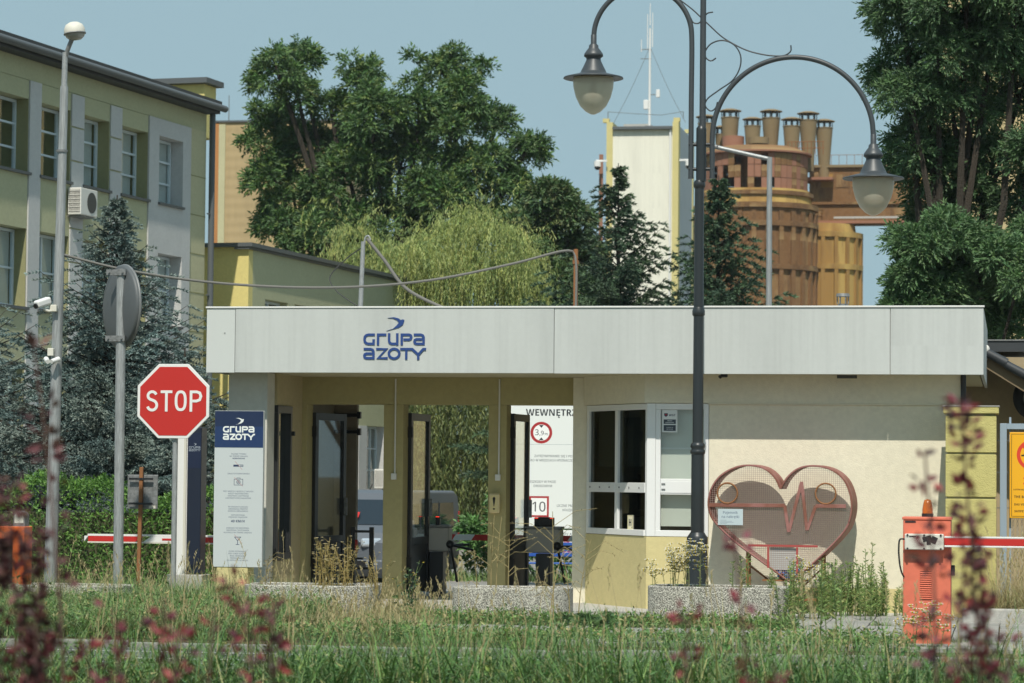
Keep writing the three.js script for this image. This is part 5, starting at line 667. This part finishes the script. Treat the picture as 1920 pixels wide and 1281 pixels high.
// weeping willow
{
  const t = thing('weeping_willow', 'pale green weeping willow in front of the big tree', 'tree', [-16.6, -.56, -47.2], .175); const k = .01594, P = (u, v, r, q = 1) => [(u - 800) * k, (888 - v) * k + 2.16, rr(-1, 1), r * k * .82, r * k * q * .82, r * k * .9];
  const B = [P(825, 425, 36, .9), P(850, 400, 20, 1.2), P(775, 455, 40, .8), P(735, 480, 34, .8), P(885, 440, 38, .9), P(925, 480, 34), P(945, 520, 28), P(625, 440, 24, 1.1), P(650, 470, 24), P(595, 470, 20), P(690, 500, 34, .7), P(800, 500, 60, .7), P(870, 520, 60, .7), P(760, 540, 60, .6)];
  const tb = new GB(); limbs(tb, B, 0, 3.2, .3); part(t, 'trunk', tb.geo(), M.bark);
  const g = new GB(), cols = [[.37, .43, .12], [.29, .36, .10], [.44, .48, .16], [.21, .29, .085]]; let tot = 0; const cum = B.map((b) => tot += b[3] * b[5]);
  for (let i = 0; i < 2900; i++) { const q = rnd() * tot, b = B[cum.findIndex((c) => c >= q)], d = rdir(); d[1] = Math.abs(d[1]); const rad = rr(.75, 1.05); let p = [b[0] + d[0] * b[3] * rad, b[1] + d[1] * b[4] * rad, b[2] + d[2] * b[5] * rad], dr = unit([d[0] * .8 + rr(-.3, .3), rr(-.1, .45), d[2] * .8 + rr(-.3, .3)]); const n = 7 + (rnd() * rnd() * 34 | 0), col = jitter(cols[i % 4], .2), step = .085; const pts = [p];
    for (let s = 0; s < n; s++) { dr = unit([dr[0] * .82, dr[1] - .16, dr[2] * .82]); p = [p[0] + dr[0] * step, p[1] + dr[1] * step, p[2] + dr[2] * step]; if (p[1] < .2) break; const f = unit([rr(-.6, .6), -.8 + dr[1] * .3, rr(-.6, .6)]); g.leaf(p, f, sideOf(f), rr(.11, .18), .027, col); if (s % 2) g.leaf(p, unit([f[2], f[1], -f[0]]), sideOf(f), rr(.1, .17), .026, col); } void pts; }
  // long curtains reaching the ground at the lower right, leaf colours darkened as shade
  for (let i = 0; i < 1500; i++) { let p = [rr(-2.4, 2.4), rr(3.2, 6.4), rr(-1.6, 1.9)]; const col = jitter([[.13, .18, .05], [.17, .22, .06], [.09, .13, .04], [.24, .27, .08]][i % 4], .25), a = rr(-.1, .1), len = rr(24, 52); for (let s = 0; s < len; s++) { p = [p[0] + a * .08 + rr(-.02, .02), p[1] - .1, p[2] + rr(-.02, .02)]; if (p[1] < .5) break; const f = unit([rr(-.6, .6), -.9, rr(-.6, .6)]); g.leaf(p, f, sideOf(f), rr(.14, .22), .04, col); } }
  stuff(part(t, 'crown', g.geo(), M.leafT));
}
// conifers
function spruce(name, label, pos, H, R, o) {
  const t = thing(name, label, 'tree', pos, o.turn || 0, o.group); const tb = new GB(), g = new GB(); tb.tube([[0, 0, 0], [rr(-.05, .05), H * .5, 0], [0, H, 0]], H * .013 + .03, .012, 8, [1, 1, 1]);
  const whorls = o.whorls; for (let w = 0; w < whorls; w++) {
    const f = Math.pow((w + .5) / whorls, .92), y = H * (o.bare + (1 - o.bare) * f * .985), rad = R * Math.pow(1 - f, 1.05) * (1 + rr(-.12, .14)) + .06, nb = Math.max(4, Math.round(o.per * (1 - f * .45)));
    for (let b = 0; b < nb; b++) {
      const a = rr(0, 6.2832), L = rad * rr(.55, 1.18), up = o.up + f * .7 + rr(-.12, .12), pts = [], n = Math.max(4, Math.round(L / .22)); const y0 = y + rr(-.28, .28) * H / whorls;
      for (let s = 0; s <= n; s++) { const q = s / n; pts.push([Math.cos(a) * L * q, y0 + L * (up * q - o.droop * q * q * (1 - f * .8)) + (q > .7 ? (q - .7) * L * .25 : 0), Math.sin(a) * L * q]); }
      tb.tube(pts, .012 + L * .008, .004, 4); const base = jitter(o.col[(rnd() * o.col.length) | 0], .18), sd = [-Math.sin(a), 0, Math.cos(a)], fw = [Math.cos(a), 0, Math.sin(a)];
      for (let s = 1; s <= n; s++) { const q = s / n, p = pts[s]; const tw = s === n ? 1 : 2, tz = .3 + .7 * Math.min(1, (1 - f) * 2.2); for (let e = 0; e < tw; e++) { const sg = e ? 1 : -1, l = (s === n ? .35 : (.18 + .42 * L * q * (1 - q) + .1)) * o.twig * tz, dv = unit([fw[0] * (s === n ? 1 : .62) + sd[0] * sg * (s === n ? 0 : .8), rr(-o.flat * 2, o.flat) - o.hang * .3, fw[2] * (s === n ? 1 : .62) + sd[2] * sg * (s === n ? 0 : .8)]), m = Math.max(3, Math.round(l / o.step));
          for (let c = 0; c <= m; c++) { const r = c / m, x = [p[0] + dv[0] * l * r, p[1] + dv[1] * l * r - r * r * l * o.hang, p[2] + dv[2] * l * r]; const col = c === m ? [base[0] * 1.0 + o.tip[0], base[1] + o.tip[1], base[2] + o.tip[2]] : base; for (let z = 0; z < o.needles; z++) { const rd = rdir(), d = unit([dv[0] * .8 + rd[0] * .62, dv[1] * .8 + rd[1] * .62 + .1, dv[2] * .8 + rd[2] * .62]); const sd2 = sideOf(d), ln2 = o.nl * rr(.75, 1.2) * (.55 + .45 * tz), hw = o.nw / 2; g.tri([x[0] - sd2[0] * hw, x[1] - sd2[1] * hw, x[2] - sd2[2] * hw], [x[0] + sd2[0] * hw, x[1] + sd2[1] * hw, x[2] + sd2[2] * hw], [x[0] + d[0] * ln2, x[1] + d[1] * ln2, x[2] + d[2] * ln2], col); } } } }
    }
  }
  part(t, 'trunk', tb.geo(), M.bark); stuff(part(t, 'needles', g.geo(), M.leaf)); return t;
}
{
  const blue = { flat: .08, whorls: 29, per: 19, bare: .03, up: .16, droop: .24, hang: .12, twig: .8, step: .052, needles: 9, nl: .072, nw: .026, col: [[.19, .25, .225], [.15, .205, .185], [.225, .29, .265], [.12, .165, .15]], tip: [.04, .05, .045], group: 'blue spruces' };
  spruce('blue_spruce', 'large silvery blue spruce growing in front of the office block', [-15.36, -.3, -11.4], 6.7, 3.05, blue);
  spruce('blue_spruce', 'second blue spruce cut off by the picture edge beside the street lamp', [-18.4, -.3, -12.2], 5.6, 3.0, { ...blue, whorls: 22, per: 12 });
  const dark = { flat: .10, whorls: 25, per: 11, bare: .10, up: .30, droop: .38, hang: .18, twig: .9, step: .085, needles: 7, nl: .15, nw: .048, col: [[.055, .10, .055], [.07, .12, .06], [.045, .082, .048]], tip: [.02, .035, .012], group: 'dark spruces behind the gatehouse' };
  spruce('spruce', 'open-branched dark spruce standing before the cream tower', [-10.95, -.56, -43.1], 10.95, 4.3, { ...dark, whorls: 25, per: 11 });
  spruce('spruce', 'dark spruce behind the lamp post standing before the rusty silo', [-7.65, -.56, -38.6], 10.1, 3.5, { ...dark, per: 13 });
  spruce('spruce', 'small pointed spruce tip between the maple and the open spruce', [-15.4, -.56, -62], 11.9, 3.0, { ...dark, per: 7, whorls: 18 });
  // little spruce in front of the totem
  spruce('blue_spruce', 'low blue spruce peeping out between STOP sign and rules board', [-13.8, -.3, -10.4], 4.0, 2.1, { ...blue, whorls: 13, per: 9 });
}
// clipped hedge
{
  const t = thing('hedge', 'long bright green hedge below the blue spruces', 'hedge', [-15.2, -.22, -6.4]); const g = new GB(), s = new GB();
  for (let i = 0; i < 15000; i++) { const x = rr(-3.6, 3.7), top = 1.5 + .16 * Math.sin(x * 2.1) + .1 * Math.sin(x * 5.3), f = rnd(); let p; if (f < .42) p = [x, top * rr(.92, 1.02) + rr(0, .1), rr(-.4, .45)]; else p = [x, top * rr(.05, 1), .42 + rr(-.16, .09)]; const d = unit([rr(-.7, .7), rr(-.2, 1), rr(-.1, .9)]); g.leaf(p, d, sideOf(d), rr(.05, .10), .035, jitter([[.14, .29, .05], [.11, .24, .045], [.19, .36, .07]][i % 3], .25)); }
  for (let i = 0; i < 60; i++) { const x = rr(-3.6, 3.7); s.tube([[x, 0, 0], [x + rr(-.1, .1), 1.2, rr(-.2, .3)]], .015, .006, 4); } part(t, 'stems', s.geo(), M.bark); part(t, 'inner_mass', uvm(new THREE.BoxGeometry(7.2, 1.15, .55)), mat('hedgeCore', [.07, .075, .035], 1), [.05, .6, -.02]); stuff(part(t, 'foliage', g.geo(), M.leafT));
}
// ------------------------------------------------------------------ grass and weeds
function blade(g, x, y, z, h, w, lean, a, col, seg = 3) { let p = [x, y, z], q; const dx = Math.cos(a), dz = Math.sin(a), sx = -dz * w / 2, sz = dx * w / 2; let pl = [x - sx, y, z - sz], pr = [x + sx, y, z + sz]; for (let i = 1; i <= seg; i++) { const t = i / seg, b = lean * t * t; q = [x + dx * h * b, y + h * (t - .35 * b * t * lean), z + dz * h * b]; const k = (1 - t) * (1 - t * .2); if (i === seg) g.tri(pl, pr, q, col); else { const l = [q[0] - sx * k, q[1], q[2] - sz * k], r = [q[0] + sx * k, q[1], q[2] + sz * k]; g.tri(pl, pr, r, col); g.tri(pl, r, l, col); pl = l; pr = r; } } void p; }
const GREEN = [[.16, .27, .07], [.12, .215, .06], [.20, .31, .085], [.25, .32, .10]], DRY = [[.44, .36, .18], [.52, .43, .23], [.34, .28, .13], [.40, .36, .16]], MIX = [...GREEN, DRY[0], DRY[3]];
function field(name, label, n, area, h0, h1, pal, o = {}) {
  const g = new GB(); for (let i = 0; i < n; i++) { const [x, z] = area(); let c = jitter(pal[(rnd() * pal.length) | 0], .25); const h = rr(h0, h1) * (rnd() < .08 ? 1.5 : 1); blade(g, x, gy(x, z) - .02, z, h, (o.w || .009) * rr(.7, 1.5), rr(.3, 1.6), rr(0, 6.2832), c); if (o.broad && rnd() < o.broad) for (let k = 0; k < 3; k++) { const d = unit([rr(-1, 1), rr(-.1, .9), rr(-1, 1)]); g.leaf([x, gy(x, z) + rr(.02, h * .7), z], d, sideOf(d), rr(.03, .08), rr(.015, .035), jitter(c, .2)); } if (o.ears && rnd() < o.ears) { const a = rr(0, 6.28), y = gy(x, z), H = h * rr(1.0, 1.3); g.tube([[x, y, z], [x + Math.cos(a) * .05, y + H * .6, z], [x + Math.cos(a) * .12, y + H, z + Math.sin(a) * .06]], .0028, .0018, 3, DRY[1]); for (let k = 0; k < 9; k++) { const b = [x + Math.cos(a) * (.12 + k * .005), y + H - .04 + k * .013, z + Math.sin(a) * .06], d = unit([rr(-.6, .6), 1, rr(-.6, .6)]); g.leaf(b, d, sideOf(d), .045, .012, DRY[k % 4]); } } }
  const m = part(scene, numbered(name), g.geo(), M.leafT); m.userData = { kind: 'stuff', label, category: 'grass' }; return m;
}
const LUSH = [[.10, .22, .045], [.07, .175, .035], [.14, .28, .06], [.20, .31, .075], [.085, .19, .04], [.32, .32, .12]];
const rect = (x0, x1, z0, z1) => () => [rr(x0, x1), rr(z0, z1)];
const noiseKeep = (x, z, s, th) => nA(x * s + .37, z * s + .11) > th;
const patchy = (x0, x1, z0, z1, s, th) => () => { for (let i = 0; i < 30; i++) { const x = rr(x0, x1), z = rr(z0, z1); if (noiseKeep(x, z, s, th)) return [x, z]; } return [rr(x0, x1), rr(z0, z1)]; };
field('verge_grass', 'thick green grass on the verge below the STOP sign', 24000, () => { const x = -13.2 + Math.pow(rnd(), .9) * 5.4; return [x, rr(3.0, 7.4)]; }, .16, .46, [...LUSH, ...GREEN, ...GREEN, DRY[3]], { w: .011, broad: .22 });
field('tall_verge_grass', 'taller grass tufts around the STOP and mirror posts', 8500, patchy(-12.8, -8.9, .2, 3.6, .11, .38), .26, .55, [...GREEN, ...LUSH, DRY[1]], { ears: .015 });
field('dry_grass', 'straw-coloured dry grass around the passage planters', 8500, () => { const t = rnd(); if (t < .55) return [-7.35 + (rnd() + rnd() + rnd() - 1.5) * .9, rr(1.2, 6.2)]; for (let i = 0; i < 12; i++) { const x = rr(-9.6, -4.7), z = rr(4.6, 7.3); if (noiseKeep(x, z, .13, .5)) return [x, z]; } return [rr(-9, -5), 7]; }, .10, .34, [...DRY, ...DRY, GREEN[3], GREEN[0], GREEN[1]], { ears: .04, w: .007 });
field('kerb_grass', 'scrubby grass and weeds along the planter feet', 8000, () => { const t = rnd(); return t < .5 ? [rr(-9.0, -1.0), 6.5 + rr(-.7, .8)] : [rr(-6.8, -2.4), 3.6 + rr(-.1, .55)]; }, .07, .24, [...GREEN, ...LUSH, DRY[0]], { w: .012, broad: .5 });
field('joint_weeds', 'tufts of weed growing in the paving joints', 1400, () => { const k = (rnd() * 16 | 0); const a = Math.sin(k * 12.9) * .5 + .5, b = Math.sin(k * 78.2) * .5 + .5; return [-5 + a * 4.8 + rr(-.12, .12), 1.2 + b * 5 + rr(-.1, .1)]; }, .04, .16, [...GREEN, DRY[2]], { w: .01 });
field('gate_grass', 'long dry grass at the foot of the gate', 4200, () => [rr(-.25, 1.6), rr(.5, 1.5)], .35, .85, [...DRY, DRY[1], DRY[3], GREEN[3]], { w: .008, ears: .06 });
field('foreground_grass', 'tall blurred green grass on the near roadside', 17000, () => { for (let i = 0; i < 9; i++) { const x = -8.8 + rnd() * 9.2, z = 13.9 + rnd() * 2; if (x < -5.3 && rnd() < .62) continue; if (noiseKeep(x, z, .09, x < -5.4 ? .46 : .34)) return [x, z]; } return [-5.3 + rnd() * 5.7, 15.8]; }, .30, .70, LUSH, { w: .018, ears: .006, broad: .12 });
field('far_grass', 'sunlit grass strip behind the yard barrier', 2600, rect(-12, -4, -22.5, -20.2), .15, .4, GREEN, { w: .03 });
field('bank_grass', 'short grass below the hedge and totem', 3800, rect(-16, -10.3, -5.6, .2), .1, .3, [...GREEN, DRY[0], DRY[1]], { w: .014 });
{ // nearer taller clumps that rise over the road
  const spots = [[-6.1, 15.2, .95, 90], [-5.5, 14.6, .82, 80], [-4.2, 15.0, .88, 110], [-3.5, 14.7, .8, 110], [-2.9, 15.1, .84, 90], [-2.2, 14.8, .8, 90], [-1.6, 15.2, .82, 70], [-6.9, 14.9, .8, 60], [-.7, 14.9, .75, 60]];
  spots.forEach(([x, z, h, n], i) => { const g = new GB(); for (let k = 0; k < n; k++) blade(g, x + rr(-.28, .28), -.17, z + rr(-.2, .2), h * rr(.6, 1.1), rr(.014, .024), rr(.15, 1.1), rr(0, 6.28), jitter(LUSH[k % 5], .2), 4); for (let k = 0; k < 3; k++) { const a = rr(0, 6.28), X = x + rr(-.2, .2); g.tube([[X, -.16, z], [X + .03, h * .6, z], [X + .1 * Math.cos(a), h * 1.1, z]], .004, .002, 3, DRY[1]); for (let e = 0; e < 14; e++) { const d = unit([rr(-.5, .5), 1, rr(-.5, .5)]); g.leaf([X + .1 * Math.cos(a), h * 1.1 - e * .014, z], d, sideOf(d), .04, .012, DRY[e % 4]); } } const t = thing('grass_clump', 'tall green grass clump on the near roadside ' + ['left of the round planter', 'straight below the round planter', 'below the yellow bay wall', 'below the lamp post planter', 'straight below the lamp post', 'below the heart cage', 'right of the heart cage', 'below the left passage pillar', 'beside the salmon barrier cabinet'][i], 'grass', [0, 0, 0], 0, 'grass clumps on the near roadside'); stuff(part(t, 'blades', g.geo(), M.leafT)); });
}
// single weeds: stem with side leaves and optional flowers
function weed(name, label, pos, o, group) {
  const t = thing(name, label, 'weed', pos, 0, group), s = new GB(), l = new GB(), fl = new GB();
  for (let i = 0; i < o.n; i++) { const x = rr(-o.r, o.r), z = rr(-o.r, o.r) * .6, h = o.h * rr(.6, 1.1), a = rr(0, 6.28), ln = o.lean * rr(0, 1), pts = []; for (let k = 0; k <= 5; k++) { const q = k / 5; pts.push([x + Math.cos(a) * ln * q * q, h * q, z + Math.sin(a) * ln * q * q]); } s.tube(pts, o.sw, o.sw * .5, 4, o.stem);
    const nl = Math.round(o.leaves * h); for (let k = 0; k < nl; k++) { const q = rr(o.l0 || .08, 1), b = rr(0, 6.28), d = unit([Math.cos(b), o.lup + rr(-.2, .2), Math.sin(b)]); l.leaf([x + Math.cos(a) * ln * q * q, h * q, z + Math.sin(a) * ln * q * q], d, sideOf(d), o.ll * rr(.6, 1.2) * (1.1 - q * .5), o.lw, jitter(o.col[(rnd() * o.col.length) | 0], .25)); }
    if (o.fl) for (let k = 0; k < o.fl; k++) { const q = rr(.75, 1.02), b = [x + Math.cos(a) * ln * q * q + rr(-.09, .09), h * q + rr(-.03, .06), z + Math.sin(a) * ln * q * q + rr(-.09, .09)]; s.tube([[x + Math.cos(a) * ln * q * q, h * (q - .1), z + Math.sin(a) * ln * q * q], b], o.sw * .4, o.sw * .3, 3, o.stem); for (let e = 0; e < 6; e++) { const an = e * 1.047, d = unit([Math.cos(an), .35, Math.sin(an)]); fl.leaf(b, d, unit(cross(d, [0, 1, 0])), o.fs, o.fs * .7, o.fc); } fl.add(new THREE.SphereGeometry(o.fs * .35, 6, 5), M4(...b), o.fcc || [.6, .45, .05]); }
    if (o.branch) for (let k = 0; k < o.branch; k++) { const q = rr(.3, .95), b = rr(0, 6.28), L = h * rr(.2, .45), p0 = [x + Math.cos(a) * ln * q * q, h * q, z + Math.sin(a) * ln * q * q], p1 = [p0[0] + Math.cos(b) * L * .5, p0[1] + L * .35, p0[2] + Math.sin(b) * L * .3], p2 = [p0[0] + Math.cos(b) * L, p0[1] + L * rr(.0, .5), p0[2] + Math.sin(b) * L * .5]; s.tube([p0, p1, p2], o.sw * .6, o.sw * .3, 3, o.stem); for (let e = 0; e < 7; e++) { const r = e / 7, d = unit([rr(-1, 1), rr(-.6, .6), rr(-1, 1)]); l.leaf([p1[0] + (p2[0] - p1[0]) * r, p1[1] + (p2[1] - p1[1]) * r, p1[2] + (p2[2] - p1[2]) * r], d, sideOf(d), .03, .009, o.stem); } } }
  stuff(part(t, 'stems', s.geo(), M.stalk)); if (l.p.length) stuff(part(t, 'leaves', l.geo(), M.leafT)); if (fl.p.length) stuff(part(t, 'flowers', fl.geo(), M.stalk)); return t;
}
const STRAW = [.34, .27, .12], GST = [.12, .17, .05], GL = [[.20, .31, .075], [.26, .37, .10], [.15, .25, .06], [.30, .33, .11]];
const golden = (n, h, r) => ({ n, r, h, lean: .08, sw: .006, stem: GST, leaves: 70, lup: .55, ll: .085, lw: .015, col: GL });
weed('goldenrod', 'green leafy weed stalks rising in front of the heart cage', [-2.45, -.12, 1.3], golden(26, .66, .3), 'leafy weeds around the heart cage');
weed('goldenrod', 'dense leafy weeds at the wall right of the heart cage', [-1.95, -.12, .5], golden(85, .62, .42), 'leafy weeds around the heart cage');
weed('goldenrod', 'tallest pair of leafy weed stalks by the cream wall', [-1.72, -.12, 1.6], golden(3, .98, .08), 'leafy weeds around the heart cage');
weed('goldenrod', 'pair of upright leafy weeds growing from the lamp post planter', [-3.1, .25, 3.0], golden(5, .55, .16), 'leafy weeds around the heart cage');
weed('goldenrod', 'leafy weeds sprouting at the right end of the lamp post planter', [-2.55, -.1, 3.3], golden(12, .62, .2), 'leafy weeds around the heart cage');
weed('goldenrod', 'row of low weeds along the cream wall plinth', [-1.35, -.12, .1], golden(30, .4, .32), 'leafy weeds around the heart cage');
const daisy = (n, h, r, f) => ({ n, r, h, lean: .12, sw: .004, stem: [.22, .22, .09], leaves: 24, lup: .4, ll: .05, lw: .01, col: GL, fl: Math.round(f * 1.5), fs: .028, fc: [.82, .82, .78] });
weed('white_wildflower', 'spray of small white flowers against the black lamp base', [-3.72, .26, 2.9], daisy(14, .52, .2, 9), 'white wildflowers'); weed('white_wildflower', 'white flowers in front of the heart cage door', [-2.5, -.12, 1.6], daisy(6, .86, .14, 5), 'white wildflowers'); weed('white_wildflower', 'white flowers growing at the salmon barrier foot', [-.9, -.16, 6.8], daisy(10, .46, .2, 7), 'white wildflowers'); weed('white_wildflower', 'thin white flowers before the yellow bay wall', [-4.05, .2, 3.0], daisy(5, .45, .2, 6), 'white wildflowers');
const dry = (n, h, r) => ({ n, r, h, lean: .22, sw: .007, stem: STRAW, leaves: 0, lup: 0, ll: .04, lw: .01, col: DRY, branch: 7 });
weed('dry_stalk', 'tall bare dry stalk arching before the yellow bay wall', [-4.75, -.12, 4.4], dry(2, 1.45, .2), 'dry branching stalks'); weed('dry_stalk', 'bare dry stalk by the corner of the bay wall', [-5.15, -.12, 4.5], dry(2, 1.3, .1), 'dry branching stalks'); weed('dry_stalk', 'bare twiggy stalks growing over the round planter', [-5.95, .1, 3.3], dry(4, .95, .22), 'dry branching stalks'); weed('dry_stalk', 'dry curled stalks left of the withered bush', [-8.9, .1, 2.9], dry(3, .5, .15), 'dry branching stalks');
weed('withered_bush', 'big withered yellow bush in the planter before the first passage', [-8.05, .18, 2.6], { n: 34, r: .24, h: .62, lean: .16, sw: .006, stem: [.33, .25, .09], leaves: 60, lup: .3, ll: .055, lw: .013, col: [[.34, .27, .08], [.40, .32, .11], [.26, .22, .07]], fl: 2, fs: .02, fc: [.62, .55, .34], fcc: [.5, .4, .2] });
weed('withered_bush', 'thinner withered stalks right of the big withered bush', [-7.55, .16, 2.7], { n: 10, r: .14, h: .5, lean: .2, sw: .006, stem: [.33, .25, .09], leaves: 50, lup: .2, ll: .05, lw: .012, col: [[.34, .27, .08], [.40, .32, .11]], fl: 1, fs: .018, fc: [.62, .55, .34], fcc: [.5, .4, .2] });
weed('leafy_weed', 'green leafy weed with yellow buds left of the round planter', [-6.85, -.12, 4.0], { n: 5, r: .12, h: .78, lean: .15, sw: .006, stem: GST, leaves: 34, lup: .3, ll: .11, lw: .04, col: [[.06, .12, .045], [.08, .15, .05]], fl: 3, fs: .014, fc: [.6, .5, .08] });
weed('leafy_weed', 'broad-leaved weed on the pavement beside the round planter', [-4.6, -.12, 5.0], { n: 9, r: .3, h: .22, lean: .1, sw: .006, stem: GST, leaves: 60, lup: .3, ll: .16, lw: .07, col: [[.07, .14, .045], [.09, .17, .05]] });
weed('thistle', 'tall green weed with pods rising by the blurred shrubs on the right', [-1.65, -.15, 9.6], { n: 4, r: .1, h: .95, lean: .12, sw: .007, stem: GST, leaves: 36, lup: .5, ll: .12, lw: .025, col: GL });
// ------------------------------------------------------------------ barberry shrubs close to the camera
const BAR = [[.26, .035, .05], [.18, .025, .04], [.34, .06, .06], [.10, .02, .035], [.22, .05, .07]], BARD = [[.10, .035, .035], [.14, .04, .045], [.08, .035, .03], [.20, .045, .05], [.12, .06, .04]];
function barberry(label, stems, pal, extra = 0) {
  const [x0, , z0] = stems[0][0]; const t = thing('barberry_shrub', label, 'shrub', [x0, -.15, z0], 0, 'red barberry shrubs close to the camera'), s = new GB(), l = new GB();
  for (const st of stems) { const n = 14, cv = new THREE.CatmullRomCurve3(st.map((p) => V(p[0] - x0, p[1] + .15, p[2] - z0))); const pts = cv.getPoints(n).map((p) => [p.x, p.y, p.z]); s.tube(pts, .007, .003, 5, [.10, .05, .04]); const dens = (st.dens || 90) * (st.dens > 150 ? .3 : .42), len = cv.getLength(); for (let k = 0; k < len * dens; k++) { const q = Math.max(st.from || .0, rnd()), p = cv.getPointAt(q), cl = rr(0, 1); for (let e = 0; e < 3; e++) { const d = unit([rr(-1, 1), rr(-.4, .9), rr(-1, 1)]); const o = cl < .5 ? .012 : .03; l.leaf([p.x + d[0] * o, p.y + d[1] * o * .6, p.z + d[2] * o], d, sideOf(d), rr(.026, .048) * (st.dens < 61 ? 1.25 : 1), rr(.018, .03) * (st.dens < 61 ? 1.25 : 1), jitter(pal[(rnd() * pal.length) | 0], .3)); } } }
  stuff(part(t, 'stems', s.geo(), M.stalk)); stuff(part(t, 'leaves', l.geo(), M.leafT)); void extra;
}
const ST = (dens, from, ...p) => { p.dens = dens; p.from = from; return p; };
barberry('dark red barberry mass at the lower left edge with one tall sprig', [
  ST(60.5, .5, [-2.62, -.15, 28.3], [-2.63, 1.0, 28.3], [-2.66, 1.45, 28.32], [-2.69, 1.75, 28.34], [-2.72, 1.96, 28.35]),
  ST(420, .25, [-2.74, -.15, 28.2], [-2.75, .8, 28.25], [-2.78, 1.3, 28.3], [-2.8, 1.56, 28.3]), ST(420, .25, [-2.78, -.15, 28.4], [-2.82, .7, 28.4], [-2.84, 1.2, 28.4], [-2.82, 1.5, 28.4]), ST(380, .25, [-2.70, -.15, 28.25], [-2.70, .7, 28.25], [-2.73, 1.15, 28.26], [-2.745, 1.42, 28.28]), ST(380, .25, [-2.66, -.15, 28.35], [-2.66, .7, 28.35], [-2.69, 1.0, 28.35], [-2.70, 1.2, 28.35]), ST(380, .2, [-2.86, -.15, 28.3], [-2.86, .8, 28.3], [-2.87, 1.35, 28.3])], BARD);
barberry('red barberry sprigs over the road left of the mirror post', [ST(110, .55, [-2.45, -.15, 28.3], [-2.46, .7, 28.3], [-2.47, 1.02, 28.3], [-2.49, 1.22, 28.3]), ST(90, .6, [-2.38, -.15, 28.25], [-2.37, .7, 28.25], [-2.36, 1.05, 28.25], [-2.35, 1.25, 28.26]), ST(60, .6, [-2.52, -.15, 28.3], [-2.54, .7, 28.3], [-2.56, 1.1, 28.3])], BAR);
barberry('red barberry sprigs in front of the grass verge below the STOP sign', [ST(120, .6, [-2.2, -.15, 28.2], [-2.3, .7, 28.24], [-2.32, 1.0, 28.26], [-2.3, 1.18, 28.26]), ST(70, .6, [-2.25, -.15, 28.2], [-2.24, .8, 28.22], [-2.22, 1.1, 28.24], [-2.21, 1.22, 28.24])], BAR);
barberry('red barberry sprigs over the verge below the rules board', [ST(130, .55, [-2.1, -.15, 28.2], [-2.12, .8, 28.2], [-2.11, 1.1, 28.22], [-2.16, 1.3, 28.24]), ST(130, .55, [-2.02, -.15, 28.2], [-2.04, .8, 28.2], [-2.05, 1.08, 28.22], [-2.04, 1.24, 28.22])], BAR);
barberry('thin barberry sprig crossing the lamp post planter', [ST(70, .55, [-.72, -.15, 28], [-.73, .8, 28], [-.74, 1.1, 28], [-.77, 1.42, 28]), ST(90, .6, [-.88, -.15, 28], [-.88, .7, 28], [-.90, 1.0, 28], [-.90, 1.22, 28]), ST(60, .6, [-.6, -.15, 28], [-.62, .8, 28], [-.66, 1.08, 28])], BAR);
barberry('tall dark red barberry column in front of the salmon barrier', [ST(280, .25, [-.06, -.15, 27.85], [-.08, .8, 27.86], [-.10, 1.2, 27.87], [-.13, 1.6, 27.89], [-.15, 1.83, 27.9]), ST(220, .3, [-.02, -.15, 27.87], [-.04, .8, 27.86], [-.07, 1.15, 27.87], [-.1, 1.38, 27.88]), ST(200, .3, [.02, -.15, 27.85], [.0, .8, 27.85], [-.02, 1.15, 27.86]), ST(55, .5, [-.2, -.15, 27.9], [-.21, .9, 27.9], [-.22, 1.35, 27.9], [-.245, 1.68, 27.91]), ST(120, .4, [-.14, -.15, 27.9], [-.14, .8, 27.9], [-.15, 1.1, 27.9], [-.13, 1.4, 27.9])], [...BAR, ...BARD]);

renderer.render(scene, camera);
